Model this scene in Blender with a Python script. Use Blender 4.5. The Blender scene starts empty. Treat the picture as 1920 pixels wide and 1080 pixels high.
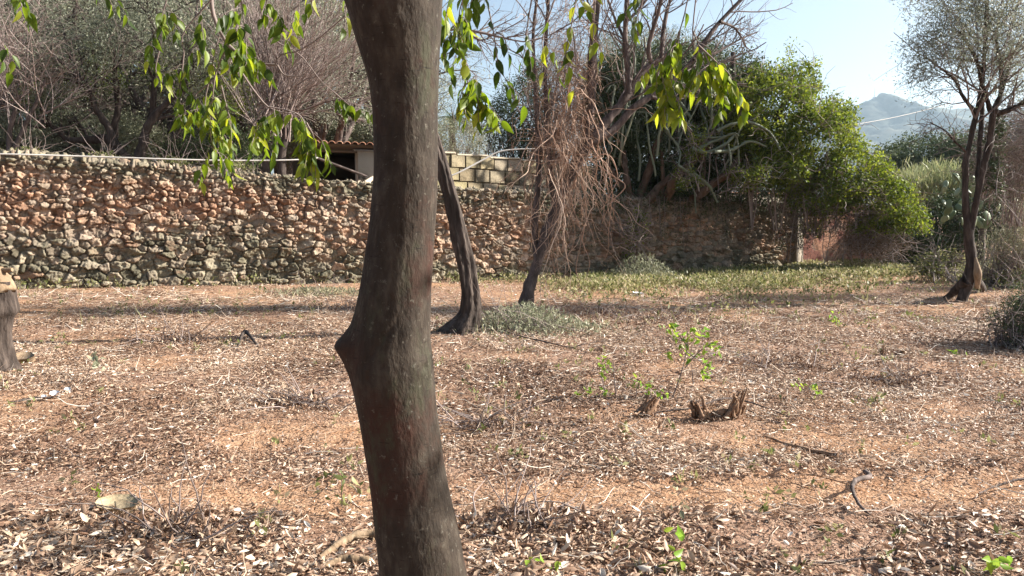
import bpy, math, random
import numpy as np
from mathutils import Vector

# ------------------------------------------------------------------ camera, world, sun
scene = bpy.context.scene
col = scene.collection
CAM_H = 1.6
FPX = 1450.0
PITCH = math.atan(135 / FPX)
cam_d = bpy.data.cameras.new('camera')
cam = bpy.data.objects.new('camera', cam_d)
col.objects.link(cam)
cam.location = (0, 0, CAM_H)
cam.rotation_euler = (math.pi / 2 - PITCH, 0, 0)
cam_d.sensor_width = 36
cam_d.lens = 36 * FPX / 1920
cam_d.clip_start = 0.05
cam_d.clip_end = 30000
scene.camera = cam

SUN_EL = math.radians(30)
SUN_AZ = math.atan2(0.16, 1.0)          # angle from +X towards +Y
sd = Vector((math.cos(SUN_AZ) * math.cos(SUN_EL), math.sin(SUN_AZ) * math.cos(SUN_EL), math.sin(SUN_EL)))
world = bpy.data.worlds.new('World')
scene.world = world
world.use_nodes = True
wn = world.node_tree
sky = wn.nodes.new('ShaderNodeTexSky')
sky.sky_type = 'NISHITA'
sky.sun_disc = False
sky.sun_elevation = SUN_EL
sky.sun_rotation = math.pi / 2 - SUN_AZ
sky.air_density = 1.0
sky.dust_density = 2.4
sky.ozone_density = 1.0
wn.nodes['Background'].inputs[1].default_value = 0.055
wn.links.new(sky.outputs[0], wn.nodes['Background'].inputs[0])
sun_d = bpy.data.lights.new('sun', 'SUN')
sun_d.energy = 5.0
sun_d.angle = math.radians(0.5)
sun_d.color = (1.0, 0.94, 0.85)
sun = bpy.data.objects.new('sun', sun_d)
sun.rotation_euler = sd.to_track_quat('Z', 'Y').to_euler()
sun.location = (20, 5, 20)
col.objects.link(sun)
scene.view_settings.view_transform = 'Standard'
scene.view_settings.look = 'None'
scene.view_settings.gamma = 1.0
scene.view_settings.exposure = 1.72
scene.render.engine = 'CYCLES'
scene.cycles.max_bounces = 6
scene.cycles.diffuse_bounces = 3
scene.cycles.glossy_bounces = 2
scene.cycles.transmission_bounces = 4
scene.cycles.transparent_max_bounces = 8
scene.cycles.volume_bounces = 0
scene.cycles.use_denoising = True

# ------------------------------------------------------------------ helpers
RNG = np.random.default_rng(7)
SP, CP = math.sin(PITCH), math.cos(PITCH)

def W(px, py, D):
    """point at pixel (1920 wide) whose world y is D"""
    a = (px - 960) / FPX
    b = -(py - 540) / FPX
    dx, dy, dz = a, CP + b * SP, -SP + b * CP
    t = D / dy
    return np.array([dx * t, D, CAM_H + dz * t])

def G(px, py):
    """point on the ground plane under a pixel"""
    p = W(px, py, 1.0)
    t = CAM_H / (CAM_H - p[2])
    q = np.array([p[0] * t, t, 0.0])
    q[2] = gz(q[0], q[1])
    return q

def h2(ix, iy, seed):
    n = (ix.astype(np.int64) * 374761393 + iy.astype(np.int64) * 668265263 + seed * 974634777) & 0xffffffff
    n = ((n ^ (n >> 13)) * 1274126177) & 0xffffffff
    n = n ^ (n >> 16)
    return (n & 0xffff) / 65535.0

def vn(x, y, seed=0):
    x = np.asarray(x, float); y = np.asarray(y, float)
    ix = np.floor(x); iy = np.floor(y)
    fx = x - ix; fy = y - iy
    fx = fx * fx * (3 - 2 * fx); fy = fy * fy * (3 - 2 * fy)
    ix = ix.astype(np.int64); iy = iy.astype(np.int64)
    a = h2(ix, iy, seed); b = h2(ix + 1, iy, seed); c = h2(ix, iy + 1, seed); d = h2(ix + 1, iy + 1, seed)
    return (a * (1 - fx) + b * fx) * (1 - fy) + (c * (1 - fx) + d * fx) * fy

def fbm(x, y, o=4, seed=0):
    s = 0; a = 0.5; t = 0
    for k in range(o):
        s = s + a * vn(x * 2 ** k + 17.3 * k, y * 2 ** k - 9.1 * k, seed + k); t += a; a *= 0.5
    return s / t

# wall frame: u runs along the wall, w away behind it
O = np.array([-9.9, 15.0]); E1 = np.array([0.905, 0.425]); E2 = np.array([-0.425, 0.905])
def to_uw(x, y):
    dx = x - O[0]; dy = y - O[1]
    return dx * E1[0] + dy * E1[1], dx * E2[0] + dy * E2[1]
def from_uw(u, w):
    return O[0] + u * E1[0] + w * E2[0], O[1] + u * E1[1] + w * E2[1]
def wall_top(u):
    return np.interp(u, [-12, 0, 3.85, 7.1, 14, 20.1, 30], [3.1, 2.79, 2.55, 2.37, 2.08, 1.96, 1.85])
def gz(x, y):
    x = np.asarray(x, float); y = np.asarray(y, float)
    u, w = to_uw(x, y)
    base = np.interp(u, [-12, 0, 7, 14, 20, 30], [0.3, 0.2, 0.05, -0.1, 0.0, 0.0])
    f = np.clip((w + 7) / 7, 0, 1) * np.clip(1 - (w - 10) / 20, 0, 1)
    f = f * f * (3 - 2 * f)
    near = np.exp(-((x / 40) ** 2 + ((y - 8) / 30) ** 2))
    return base * f + near * (0.07 * (fbm(x * 0.45, y * 0.45, 3, 5) - 0.5) + 0.05 * (fbm(x * 2.2, y * 2.2, 3, 8) - 0.5))
def tz(x, y):
    u, w = to_uw(x, y)
    return wall_top(u) - 0.12 + 0.05 * np.maximum(w, 0) + 0.0

class MB:
    def __init__(s):
        s.v = []; s.f = []; s.a = []; s.n = 0
    def add(s, v, f, a=0.5):
        v = np.asarray(v, float).reshape(-1, 3); f = np.asarray(f, int)
        s.v.append(v); s.f.append(f + s.n)
        s.a.append(np.full(len(v), a) if np.isscalar(a) else np.asarray(a, float).ravel())
        s.n += len(v)
    def build(s, name, m, parent=None, smooth=False, colors=None):
        V = np.concatenate(s.v); me = bpy.data.meshes.new(name)
        me.vertices.add(len(V)); me.vertices.foreach_set('co', V.ravel())
        tot = [np.full(len(f), f.shape[1]) for f in s.f]
        idx = np.concatenate([f.ravel() for f in s.f]); tot = np.concatenate(tot)
        me.loops.add(len(idx)); me.loops.foreach_set('vertex_index', idx.astype(np.int32))
        me.polygons.add(len(tot))
        st = np.concatenate([[0], np.cumsum(tot)[:-1]])
        me.polygons.foreach_set('loop_start', st.astype(np.int32))
        me.polygons.foreach_set('loop_total', tot.astype(np.int32))
        at = me.attributes.new('rnd', 'FLOAT', 'POINT')
        at.data.foreach_set('value', np.concatenate(s.a).astype(np.float32))
        if colors is not None:
            ca = me.attributes.new('col', 'FLOAT_COLOR', 'POINT')
            c4 = np.ones((len(V), 4), np.float32); c4[:, :3] = colors
            ca.data.foreach_set('color', c4.ravel())
        if smooth:
            me.polygons.foreach_set('use_smooth', np.ones(len(tot), bool))
        me.update(calc_edges=True); me.validate()
        me.materials.append(m)
        o = bpy.data.objects.new(name, me); col.objects.link(o)
        if parent is not None:
            o.parent = parent
            o.matrix_parent_inverse = parent_inv(parent)
        return o

def parent_inv(p):
    from mathutils import Matrix
    return Matrix.Translation(-Vector(p.location))

def tag(o, label, cat, group=None, kind=None):
    if label: o['label'] = label
    if cat: o['category'] = cat
    if group: o['group'] = group
    if kind: o['kind'] = kind
    return o
def thing(name, loc, label, cat, group=None):
    o = bpy.data.objects.new(name, None); col.objects.link(o); o.location = tuple(float(c) for c in loc)
    o.empty_display_size = 0.1
    return tag(o, label, cat, group)
def dup(root, loc, rz=0.0, sc=1.0, label=None):
    r = root.copy(); col.objects.link(r); r.location = tuple(float(c) for c in loc)
    r.rotation_euler = (0, 0, rz); r.scale = (sc, sc, sc)
    if label: r['label'] = label
    for ch in list(root.children):
        c = ch.copy(); col.objects.link(c); c.parent = r; c.matrix_parent_inverse = ch.matrix_parent_inverse.copy()
    return r

# ---- materials
def ramp(nt, cols, pos=None):
    r = nt.nodes.new('ShaderNodeValToRGB')
    n = len(cols); e = r.color_ramp.elements
    while len(e) < n: e.new(0.5)
    for i, c in enumerate(cols):
        e[i].position = pos[i] if pos else i / (n - 1)
        e[i].color = (*c, 1)
    return r
def mat_attr(name, cols, rough=0.7, trans=0.0, tcol=None, spec=0.3, noise=0.0, nscale=20, bump=0.0, bscale=60, pos=None):
    m = bpy.data.materials.new(name); m.use_nodes = True; nt = m.node_tree
    b = nt.nodes['Principled BSDF']; out = nt.nodes['Material Output']
    at = nt.nodes.new('ShaderNodeAttribute'); at.attribute_name = 'rnd'
    fac = at.outputs['Fac']
    tc = nt.nodes.new('ShaderNodeTexCoord')
    if noise:
        nz = nt.nodes.new('ShaderNodeTexNoise'); nz.inputs['Scale'].default_value = nscale; nz.inputs['Detail'].default_value = 4
        nt.links.new(tc.outputs['Object'], nz.inputs['Vector'])
        ma = nt.nodes.new('ShaderNodeMath'); ma.operation = 'MULTIPLY_ADD'
        nt.links.new(nz.outputs['Fac'], ma.inputs[0]); ma.inputs[1].default_value = noise
        sb = nt.nodes.new('ShaderNodeMath'); sb.operation = 'SUBTRACT'; nt.links.new(fac, sb.inputs[0]); sb.inputs[1].default_value = noise / 2
        nt.links.new(sb.outputs[0], ma.inputs[2]); fac = ma.outputs[0]
    r = ramp(nt, cols, pos); nt.links.new(fac, r.inputs[0])
    nt.links.new(r.outputs[0], b.inputs['Base Color'])
    b.inputs['Roughness'].default_value = rough
    b.inputs['Specular IOR Level'].default_value = spec
    if bump:
        bn = nt.nodes.new('ShaderNodeTexNoise'); bn.inputs['Scale'].default_value = bscale; bn.inputs['Detail'].default_value = 5
        nt.links.new(tc.outputs['Object'], bn.inputs['Vector'])
        bp = nt.nodes.new('ShaderNodeBump'); bp.inputs['Strength'].default_value = bump; bp.inputs['Distance'].default_value = 0.02
        nt.links.new(bn.outputs['Fac'], bp.inputs['Height']); nt.links.new(bp.outputs[0], b.inputs['Normal'])
    if trans:
        t = nt.nodes.new('ShaderNodeBsdfTranslucent'); mx = nt.nodes.new('ShaderNodeMixShader')
        mx.inputs[0].default_value = trans
        if tcol:
            mc = nt.nodes.new('ShaderNodeMix'); mc.data_type = 'RGBA'; mc.blend_type = 'MULTIPLY'; mc.inputs[0].default_value = 1
            nt.links.new(r.outputs[0], mc.inputs[6]); mc.inputs[7].default_value = (*tcol, 1)
            nt.links.new(mc.outputs[2], t.inputs[0])
        else:
            nt.links.new(r.outputs[0], t.inputs[0])
        nt.links.new(b.outputs[0], mx.inputs[1]); nt.links.new(t.outputs[0], mx.inputs[2]); nt.links.new(mx.outputs[0], out.inputs[0])
    return m
def mat_bark(name, c1, c2, c3, scale=8, stretch=(1, 1, 0.25), bump=0.6, rough=0.85, spots=None):
    m = bpy.data.materials.new(name); m.use_nodes = True; nt = m.node_tree
    b = nt.nodes['Principled BSDF']
    tc = nt.nodes.new('ShaderNodeTexCoord'); mp = nt.nodes.new('ShaderNodeMapping'); mp.inputs['Scale'].default_value = stretch
    nt.links.new(tc.outputs['Object'], mp.inputs[0])
    n1 = nt.nodes.new('ShaderNodeTexNoise'); n1.inputs['Scale'].default_value = scale; n1.inputs['Detail'].default_value = 8; n1.inputs['Roughness'].default_value = 0.65
    nt.links.new(mp.outputs[0], n1.inputs['Vector'])
    r = ramp(nt, [c1, c2, c3], [0.3, 0.5, 0.7]); nt.links.new(n1.outputs['Fac'], r.inputs[0])
    colout = r.outputs[0]
    if spots:
        n2 = nt.nodes.new('ShaderNodeTexNoise'); n2.inputs['Scale'].default_value = scale * 0.35; n2.inputs['Detail'].default_value = 6
        nt.links.new(tc.outputs['Object'], n2.inputs['Vector'])
        r2 = ramp(nt, [(0, 0, 0), (1, 1, 1)], [0.52, 0.62]); nt.links.new(n2.outputs['Fac'], r2.inputs[0])
        mx = nt.nodes.new('ShaderNodeMix'); mx.data_type = 'RGBA'
        nt.links.new(r2.outputs[0], mx.inputs[0]); nt.links.new(colout, mx.inputs[6]); mx.inputs[7].default_value = (*spots, 1)
        colout = mx.outputs[2]
    nt.links.new(colout, b.inputs['Base Color'])
    b.inputs['Roughness'].default_value = rough; b.inputs['Specular IOR Level'].default_value = 0.25
    n3 = nt.nodes.new('ShaderNodeTexNoise'); n3.inputs['Scale'].default_value = scale * 4; n3.inputs['Detail'].default_value = 6
    nt.links.new(mp.outputs[0], n3.inputs['Vector'])
    bp = nt.nodes.new('ShaderNodeBump'); bp.inputs['Strength'].default_value = bump; bp.inputs['Distance'].default_value = 0.01
    nt.links.new(n3.outputs['Fac'], bp.inputs['Height']); nt.links.new(bp.outputs[0], b.inputs['Normal'])
    return m
def mat_col(name, rough=0.9, bump=0.5, bscale=40, vary=0.35):
    """colour from the mesh's own 'col' attribute, broken up by fine noise"""
    m = bpy.data.materials.new(name); m.use_nodes = True; nt = m.node_tree; b = nt.nodes['Principled BSDF']
    at = nt.nodes.new('ShaderNodeAttribute'); at.attribute_name = 'col'
    tc = nt.nodes.new('ShaderNodeTexCoord')
    n = nt.nodes.new('ShaderNodeTexNoise'); n.inputs['Scale'].default_value = bscale; n.inputs['Detail'].default_value = 6; n.inputs['Roughness'].default_value = 0.7
    nt.links.new(tc.outputs['Object'], n.inputs['Vector'])
    r = ramp(nt, [(1 - vary,) * 3, (1 + vary,) * 3], [0.3, 0.7]); nt.links.new(n.outputs['Fac'], r.inputs[0])
    mx = nt.nodes.new('ShaderNodeMix'); mx.data_type = 'RGBA'; mx.blend_type = 'MULTIPLY'; mx.inputs[0].default_value = 1
    nt.links.new(at.outputs['Color'], mx.inputs[6]); nt.links.new(r.outputs[0], mx.inputs[7])
    nt.links.new(mx.outputs[2], b.inputs['Base Color'])
    b.inputs['Roughness'].default_value = rough; b.inputs['Specular IOR Level'].default_value = 0.2
    bp = nt.nodes.new('ShaderNodeBump'); bp.inputs['Strength'].default_value = bump; bp.inputs['Distance'].default_value = 0.02
    nt.links.new(n.outputs['Fac'], bp.inputs['Height']); nt.links.new(bp.outputs[0], b.inputs['Normal'])
    return m

M = {}
M['smooth_bark'] = mat_bark('smooth_bark', (0.045, 0.032, 0.022), (0.08, 0.058, 0.042), (0.125, 0.098, 0.074), 7, (1, 1, 0.35), 0.35, spots=(0.07, 0.066, 0.046))
def big_bark():
    m = mat_bark('smooth_bark', (0.018, 0.013, 0.009), (0.034, 0.025, 0.018), (0.07, 0.056, 0.042), 26, (1, 1, 0.45), 0.4)
    nt = m.node_tree; b = nt.nodes['Principled BSDF']; src = b.inputs['Base Color'].links[0].from_socket
    tc = nt.nodes.new('ShaderNodeTexCoord')
    def layer(scale, st, lo, hi, colr, src, det=7, ro=.7, loc=(0, 0, 0)):
        mp = nt.nodes.new('ShaderNodeMapping'); mp.inputs['Scale'].default_value = st; mp.inputs['Location'].default_value = loc; nt.links.new(tc.outputs['Object'], mp.inputs[0])
        n = nt.nodes.new('ShaderNodeTexNoise'); n.inputs['Scale'].default_value = scale; n.inputs['Detail'].default_value = det; n.inputs['Roughness'].default_value = ro
        nt.links.new(mp.outputs[0], n.inputs['Vector']); r = ramp(nt, [(0, 0, 0), (1, 1, 1)], [lo, hi]); nt.links.new(n.outputs['Fac'], r.inputs[0])
        mx = nt.nodes.new('ShaderNodeMix'); mx.data_type = 'RGBA'; nt.links.new(r.outputs[0], mx.inputs[0]); nt.links.new(src, mx.inputs[6]); mx.inputs[7].default_value = (*colr, 1); return mx.outputs[2]
    src = layer(5, (1, 1, .6), .52, .66, (0.045, 0.02, 0.013), src, loc=(3, 1, 2))      # reddish worn patches
    src = layer(8, (1, 1, .5), .55, .68, (0.05, 0.05, 0.03), src, loc=(9, 1, 5))       # green algae
    src = layer(60, (1, 1, 1), .60, .68, (0.11, 0.1, 0.08), src, loc=(1, 7, 5))         # pale lichen specks
    src = layer(45, (.35, .35, 3.2), .60, .68, (0.012, 0.009, 0.007), src, loc=(4, 4, 5))  # cross cracks
    nt.links.new(src, b.inputs['Base Color']); return m
M['smooth_bark'] = big_bark()
M['rough_bark'] = mat_bark('rough_bark', (0.016, 0.012, 0.009), (0.045, 0.033, 0.027), (0.12, 0.092, 0.076), 14, (1, 1, 0.2), 1.0)
M['dark_bark'] = mat_bark('dark_bark', (0.02, 0.015, 0.013), (0.05, 0.038, 0.032), (0.10, 0.08, 0.07), 12, (1, 1, 0.25), 0.8)
M['grey_bark'] = mat_bark('grey_bark', (0.035, 0.026, 0.023), (0.09, 0.068, 0.06), (0.2, 0.155, 0.14), 12, (1, 1, 0.25), 0.8)
M['pale_wood'] = mat_bark('pale_wood', (0.13, 0.085, 0.05), (0.25, 0.175, 0.11), (0.36, 0.27, 0.185), 16, (1, 1, 0.3), 0.5)
M['red_wood'] = mat_bark('red_wood', (0.09, 0.05, 0.03), (0.22, 0.13, 0.08), (0.38, 0.26, 0.17), 16, (1, 1, 0.3), 0.8)
M['stem_brown'] = mat_bark('stem_brown', (0.05, 0.032, 0.022), (0.10, 0.062, 0.042), (0.17, 0.115, 0.08), 10, (1, 1, 0.3), 0.8)
M['twig_grey'] = mat_attr('twig_grey', [(0.10, 0.075, 0.065), (0.2, 0.155, 0.14), (0.32, 0.26, 0.24)])
M['twig_red'] = mat_attr('twig_red', [(0.10, 0.07, 0.06), (0.24, 0.18, 0.16), (0.46, 0.38, 0.34)])
M['dry_vine'] = mat_attr('dry_vine', [(0.12, 0.075, 0.052), (0.36, 0.225, 0.155), (0.64, 0.48, 0.37)])
M['leaf_main'] = mat_attr('leaf_main', [(0.035, 0.065, 0.012), (0.10, 0.16, 0.02), (0.20, 0.27, 0.03), (0.30, 0.33, 0.05)], 0.45, 0.55, (1.45, 1.4, 0.5), 0.4, pos=[0, 0.45, 0.8, 1])
M['leaf_olive'] = mat_attr('leaf_olive', [(0.06, 0.075, 0.04), (0.16, 0.18, 0.115), (0.36, 0.37, 0.28)], 0.5, 0.35, None, 0.45)
M['leaf_dark'] = mat_attr('leaf_dark', [(0.025, 0.04, 0.018), (0.06, 0.085, 0.035), (0.13, 0.165, 0.075)], 0.6, 0.2, None, 0.25)
M['leaf_bush'] = mat_attr('leaf_bush', [(0.035, 0.06, 0.014), (0.095, 0.135, 0.028), (0.27, 0.31, 0.06)], 0.6, 0.45, (1.35, 1.3, 0.6), 0.25)
M['leaf_reed'] = mat_attr('leaf_reed', [(0.14, 0.17, 0.08), (0.25, 0.28, 0.13), (0.42, 0.38, 0.2)], 0.5, 0.4)
M['leaf_weed'] = mat_attr('leaf_weed', [(0.07, 0.09, 0.025), (0.17, 0.19, 0.06), (0.34, 0.32, 0.15), (0.5, 0.42, 0.28)], 0.5, 0.4)
M['leaf_dry'] = mat_attr('leaf_dry', [(0.16, 0.17, 0.11), (0.27, 0.27, 0.17), (0.42, 0.36, 0.22)], 0.6, 0.3)
M['leaf_grey'] = mat_attr('leaf_grey', [(0.14, 0.15, 0.09), (0.26, 0.27, 0.17), (0.46, 0.45, 0.32)], 0.5, 0.25)
M['leaf_fresh'] = mat_attr('leaf_fresh', [(0.12, 0.24, 0.03), (0.26, 0.42, 0.05), (0.45, 0.5, 0.06)], 0.4, 0.5)
M['litter'] = mat_attr('litter', [(0.07, 0.036, 0.022), (0.23, 0.13, 0.08), (0.41, 0.28, 0.19), (0.60, 0.47, 0.35), (0.8, 0.74, 0.66)], 0.55, 0.15, None, 0.5, pos=[0, 0.25, 0.55, 0.85, 1])
M['cactus'] = mat_attr('cactus', [(0.06, 0.075, 0.05), (0.13, 0.15, 0.10), (0.28, 0.29, 0.21)], 0.6)
M['pear'] = mat_attr('pear', [(0.09, 0.13, 0.07), (0.17, 0.22, 0.12), (0.28, 0.32, 0.2)], 0.45)

# ---- geometry makers (vectorised)
def unit(a):
    return a / np.maximum(np.linalg.norm(a, axis=-1, keepdims=True), 1e-9)
def tubes(mb, P, R, k=4, a=0.5, caps=False):
    """P (N,n,3) polylines, R (N,n) radii"""
    P = np.asarray(P, float); R = np.asarray(R, float)
    if P.ndim == 2: P = P[None]; R = R[None]
    N, n, _ = P.shape
    T = unit(np.gradient(P, axis=1))
    main = unit(P[:, -1] - P[:, 0] + 1e-6)
    ref = np.where(np.abs(main[:, 2:3]) > 0.8, np.array([[1.0, 0.1, 0]]), np.array([[0, 0.1, 1.0]]))[:, None, :]
    A = unit(np.cross(T, ref)); B = np.cross(T, A)
    th = np.arange(k) / k * 2 * math.pi
    ring = P[:, :, None, :] + R[:, :, None, None] * (A[:, :, None, :] * np.cos(th)[:, None] + B[:, :, None, :] * np.sin(th)[:, None])
    i = np.arange(n - 1)[:, None] * k; j = np.arange(k); jn = (j + 1) % k
    q = np.stack([i + j, i + jn, i + k + jn, i + k + j], -1).reshape(-1, 4)
    F = (q[None] + (np.arange(N) * n * k)[:, None, None]).reshape(-1, 4)
    aa = np.repeat(np.broadcast_to(np.asarray(a, float), (N,)), n * k)
    mb.add(ring.reshape(-1, 3), F, aa)
    if caps:
        for s in range(N):
            for e in (0, n - 1):
                base = ring[s, e]; c = base.mean(0)
                v = np.vstack([base, c[None]])
                f = np.array([[x, (x + 1) % k, k] for x in range(k)])
                mb.add(v, f, float(aa[0]))
def bez(p, n=12):
    """smooth polyline through control points (Catmull-Rom)"""
    p = np.asarray(p, float); m = len(p)
    q = np.vstack([2 * p[0] - p[1], p, 2 * p[-1] - p[-2]])
    t = np.linspace(0, m - 1 - 1e-6, n); i = t.astype(int); f = (t - i)[:, None]
    a, b, c, d = q[i], q[i + 1], q[i + 2], q[i + 3]
    return 0.5 * (2 * b + (c - a) * f + (2 * a - 5 * b + 4 * c - d) * f ** 2 + (3 * b - a - 3 * c + d) * f ** 3)
def limb(mb, pts, rad, n=14, k=8, rough=0.0, rng=RNG, caps=False):
    pts = np.asarray(pts, float); r = np.asarray(rad, float)
    P = bez(pts, n); Rr = np.interp(np.linspace(0, 1, n), np.linspace(0, 1, len(r)), r)
    if rough:
        P = P + rng.normal(0, 1, P.shape) * (Rr * rough)[:, None]; Rr = Rr * (1 + rng.normal(0, rough, n))
    tubes(mb, P, Rr, k, 0.5, caps)
    return P, Rr
def grow(rng, start, d, L, r0, n=7, wander=0.25, trop=(0, 0, 0.0), taper=0.35):
    N = len(start); d = unit(np.asarray(d, float)); P = np.zeros((N, n, 3)); P[:, 0] = start
    step = (np.asarray(L) / (n - 1))[:, None]
    for i in range(1, n):
        P[:, i] = P[:, i - 1] + d * step
        d = unit(d + rng.normal(0, wander, (N, 3)) + np.asarray(trop))
    R = np.asarray(r0)[:, None] * np.linspace(1, taper, n)[None]
    return P, R
def kids(rng, P, R, m, t0=0.3, t1=1.0, ang=0.9, lr=0.6, rr=0.6, n=7, wander=0.25, trop=(0, 0, 0.0), taper=0.35):
    N, npt, _ = P.shape
    par = np.repeat(np.arange(N), m); t = rng.uniform(t0, t1, N * m) * (npt - 1)
    i = np.minimum(t.astype(int), npt - 2); f = (t - i)[:, None]
    s = P[par, i] * (1 - f) + P[par, i + 1] * f
    r = R[par, i] * rr
    td = unit(P[par, i + 1] - P[par, i])
    rv = rng.normal(0, 1, td.shape); rv = unit(rv - (rv * td).sum(1, keepdims=True) * td)
    a = ang * rng.uniform(0.6, 1.3, N * m)[:, None]
    d = td * np.cos(a) + rv * np.sin(a)
    L = np.linalg.norm(P[:, -1] - P[:, 0], axis=1)[par] * lr * rng.uniform(0.6, 1.25, N * m) * (1.15 - 0.4 * t / (npt - 1))
    return grow(rng, s, d, L, r, n, wander, trop, taper)
KITE = (np.array([[0, 0, 0], [0.45, 0.5, 0.04], [1, 0, -0.05], [0.45, -0.5, 0.04]]), np.array([[0, 1, 2, 3]]))
CURL = (np.array([[0, 0, 0.0], [0.35, 0.5, 0.14], [0.35, 0, 0.0], [0.35, -0.5, 0.16], [0.75, 0.36, 0.22], [0.75, 0, 0.1], [0.75, -0.36, 0.16], [1, 0, 0.25]]),
        np.array([[0, 2, 1, 1], [0, 3, 2, 2], [1, 2, 5, 4], [2, 3, 6, 5], [4, 5, 7, 7], [5, 6, 7, 7]]))
def ovate():
    us = np.array([0, 0.08, 0.2, 0.36, 0.54, 0.72, 0.87, 1.0]); ws = np.array([0.02, 0.26, 0.44, 0.5, 0.42, 0.26, 0.1, 0.0])
    v = []; f = []
    for i, (u, w) in enumerate(zip(us, ws)):
        z = -0.22 * u * u
        v += [[u, w, z + 0.16 * w], [u, 0, z], [u, -w, z + 0.16 * w]]
    for i in range(len(us) - 1):
        a = i * 3
        f += [[a, a + 1, a + 4, a + 3], [a + 1, a + 2, a + 5, a + 4]]
    return np.array(v), np.array(f)
OVATE = ovate()
def leaves(mb, base, d, nrm, L, Wd, a, tpl=KITE):
    """many copies of a leaf template"""
    d = unit(np.asarray(d, float)); nrm = np.asarray(nrm, float)
    s = unit(np.cross(nrm, d)); nn = np.cross(d, s)
    tv, tf = tpl; N = len(base)
    L = np.broadcast_to(L, (N,)); Wd = np.broadcast_to(Wd, (N,))
    V = base[:, None, :] + d[:, None, :] * (tv[:, 0][None, :, None] * L[:, None, None]) + s[:, None, :] * (tv[:, 1][None, :, None] * Wd[:, None, None]) + nn[:, None, :] * (tv[:, 2][None, :, None] * L[:, None, None])
    nv = len(tv); aa = np.repeat(np.broadcast_to(a, (N,)), nv)
    off = (np.arange(N) * nv)[:, None, None]
    quads = tf
    tri = quads[quads[:, 2] == quads[:, 3]][:, :3] if quads.shape[1] == 4 else quads
    qd = quads[quads[:, 2] != quads[:, 3]] if quads.shape[1] == 4 else quads[:0]
    n0 = mb.n
    mb.add(V.reshape(-1, 3), (qd[None] + off).reshape(-1, 4) if len(qd) else np.zeros((0, 4), int), aa)
    if len(tri):
        mb.f.append((tri[None] + off).reshape(-1, 3) + n0)
def cloud(mb, rng, C, per, spread, L, asp=0.3, dbias=(0, 0, 0), flat=0.0, cl=0.5, base=0.5, tpl=KITE):
    """clumps of leaves round the centres C"""
    N = len(C); c = np.repeat(C, per, 0); M_ = len(c)
    p = c + rng.normal(0, 1, (M_, 3)) * spread
    d = rng.normal(0, 1, (M_, 3)) + np.asarray(dbias)
    nr = rng.normal(0, 1, (M_, 3)) + np.array([0, 0, flat])
    ll = L * rng.uniform(0.6, 1.3, M_)
    a = np.clip(base + cl * (np.repeat(rng.uniform(-0.5, 0.5, N), per)) + rng.uniform(-0.25, 0.25, M_), 0, 1)
    leaves(mb, p, d, nr, ll, ll * asp, a, tpl)
def blob(rng, ells, n, shell=0.55):
    """points in the outer part of a union of ellipsoids [(c, r)], lumpy"""
    vol = np.array([np.prod(r) ** (2 / 3) for c, r in ells]); vol = vol / vol.sum()
    out = []
    for (c, r), v in zip(ells, vol):
        m = int(n * v) + 1
        d = unit(rng.normal(0, 1, (m, 3))); 
        lump = 0.82 + 0.36 * vn(d[:, 0] * 3 + 9 * c[0], d[:, 2] * 3 + d[:, 1] * 2.1, 3)
        q = c + d * np.asarray(r) * (lump * rng.uniform(shell, 1, m) ** 0.5)[:, None]
        out.append(q)
    return np.vstack(out)
def PE(px, py, D, rx, ry, rd=None):
    """ellipsoid given by its pixel centre and pixel radii at depth D"""
    s = D / FPX
    return (W(px, py, D), np.array([rx * s, (rd if rd else max(rx, ry) * s), ry * s]))
def box(mb, c, s, ax=None, a=0.5, bev=0.0):
    """box centred at c with half sizes s along axes ax"""
    ax = np.eye(3) if ax is None else np.asarray(ax)
    sg = np.array([[x, y, z] for x in (-1, 1) for y in (-1, 1) for z in (-1, 1)], float)
    if bev <= 0:
        v = np.asarray(c) + (sg * np.asarray(s)) @ ax
        f = np.array([[0, 1, 3, 2], [4, 6, 7, 5], [0, 4, 5, 1], [2, 3, 7, 6], [0, 2, 6, 4], [1, 5, 7, 3]])
        mb.add(v, f, a)
    else:   # rounded along every edge: 24 vertices
        s = np.asarray(s, float); v = []; idx = {}
        for ci, g in enumerate(sg):
            for k in range(3):
                q = g * (s - bev); q[k] = g[k] * s[k]
                idx[(ci, k)] = len(v); v.append(q)
        f4 = []; f3 = []
        def ci(x, y, z): return (x > 0) * 4 + (y > 0) * 2 + (z > 0)
        for k in range(3):
            for g in (-1, 1):
                o = [j for j in range(3) if j != k]; ring = []
                for p, q in ((-1, -1), (1, -1), (1, 1), (-1, 1)):
                    t = [0, 0, 0]; t[k] = g; t[o[0]] = p; t[o[1]] = q; ring.append(idx[(ci(*t), k)])
                f4.append(ring)
        for k in range(3):
            o = [j for j in range(3) if j != k]
            for p in (-1, 1):
                for q in (-1, 1):
                    t = [0, 0, 0]; t[o[0]] = p; t[o[1]] = q
                    t1 = list(t); t1[k] = -1; t2 = list(t); t2[k] = 1
                    f4.append([idx[(ci(*t1), o[0])], idx[(ci(*t2), o[0])], idx[(ci(*t2), o[1])], idx[(ci(*t1), o[1])]])
        for c8 in range(8): f3.append([idx[(c8, 0)], idx[(c8, 1)], idx[(c8, 2)]])
        v = np.asarray(c) + np.array(v) @ ax
        n0 = mb.n; mb.add(v, np.array(f4), a); mb.f.append(np.array(f3) + n0)
UW = np.array([[E1[0], E1[1], 0], [E2[0], E2[1], 0], [0, 0, 1.0]])

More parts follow.
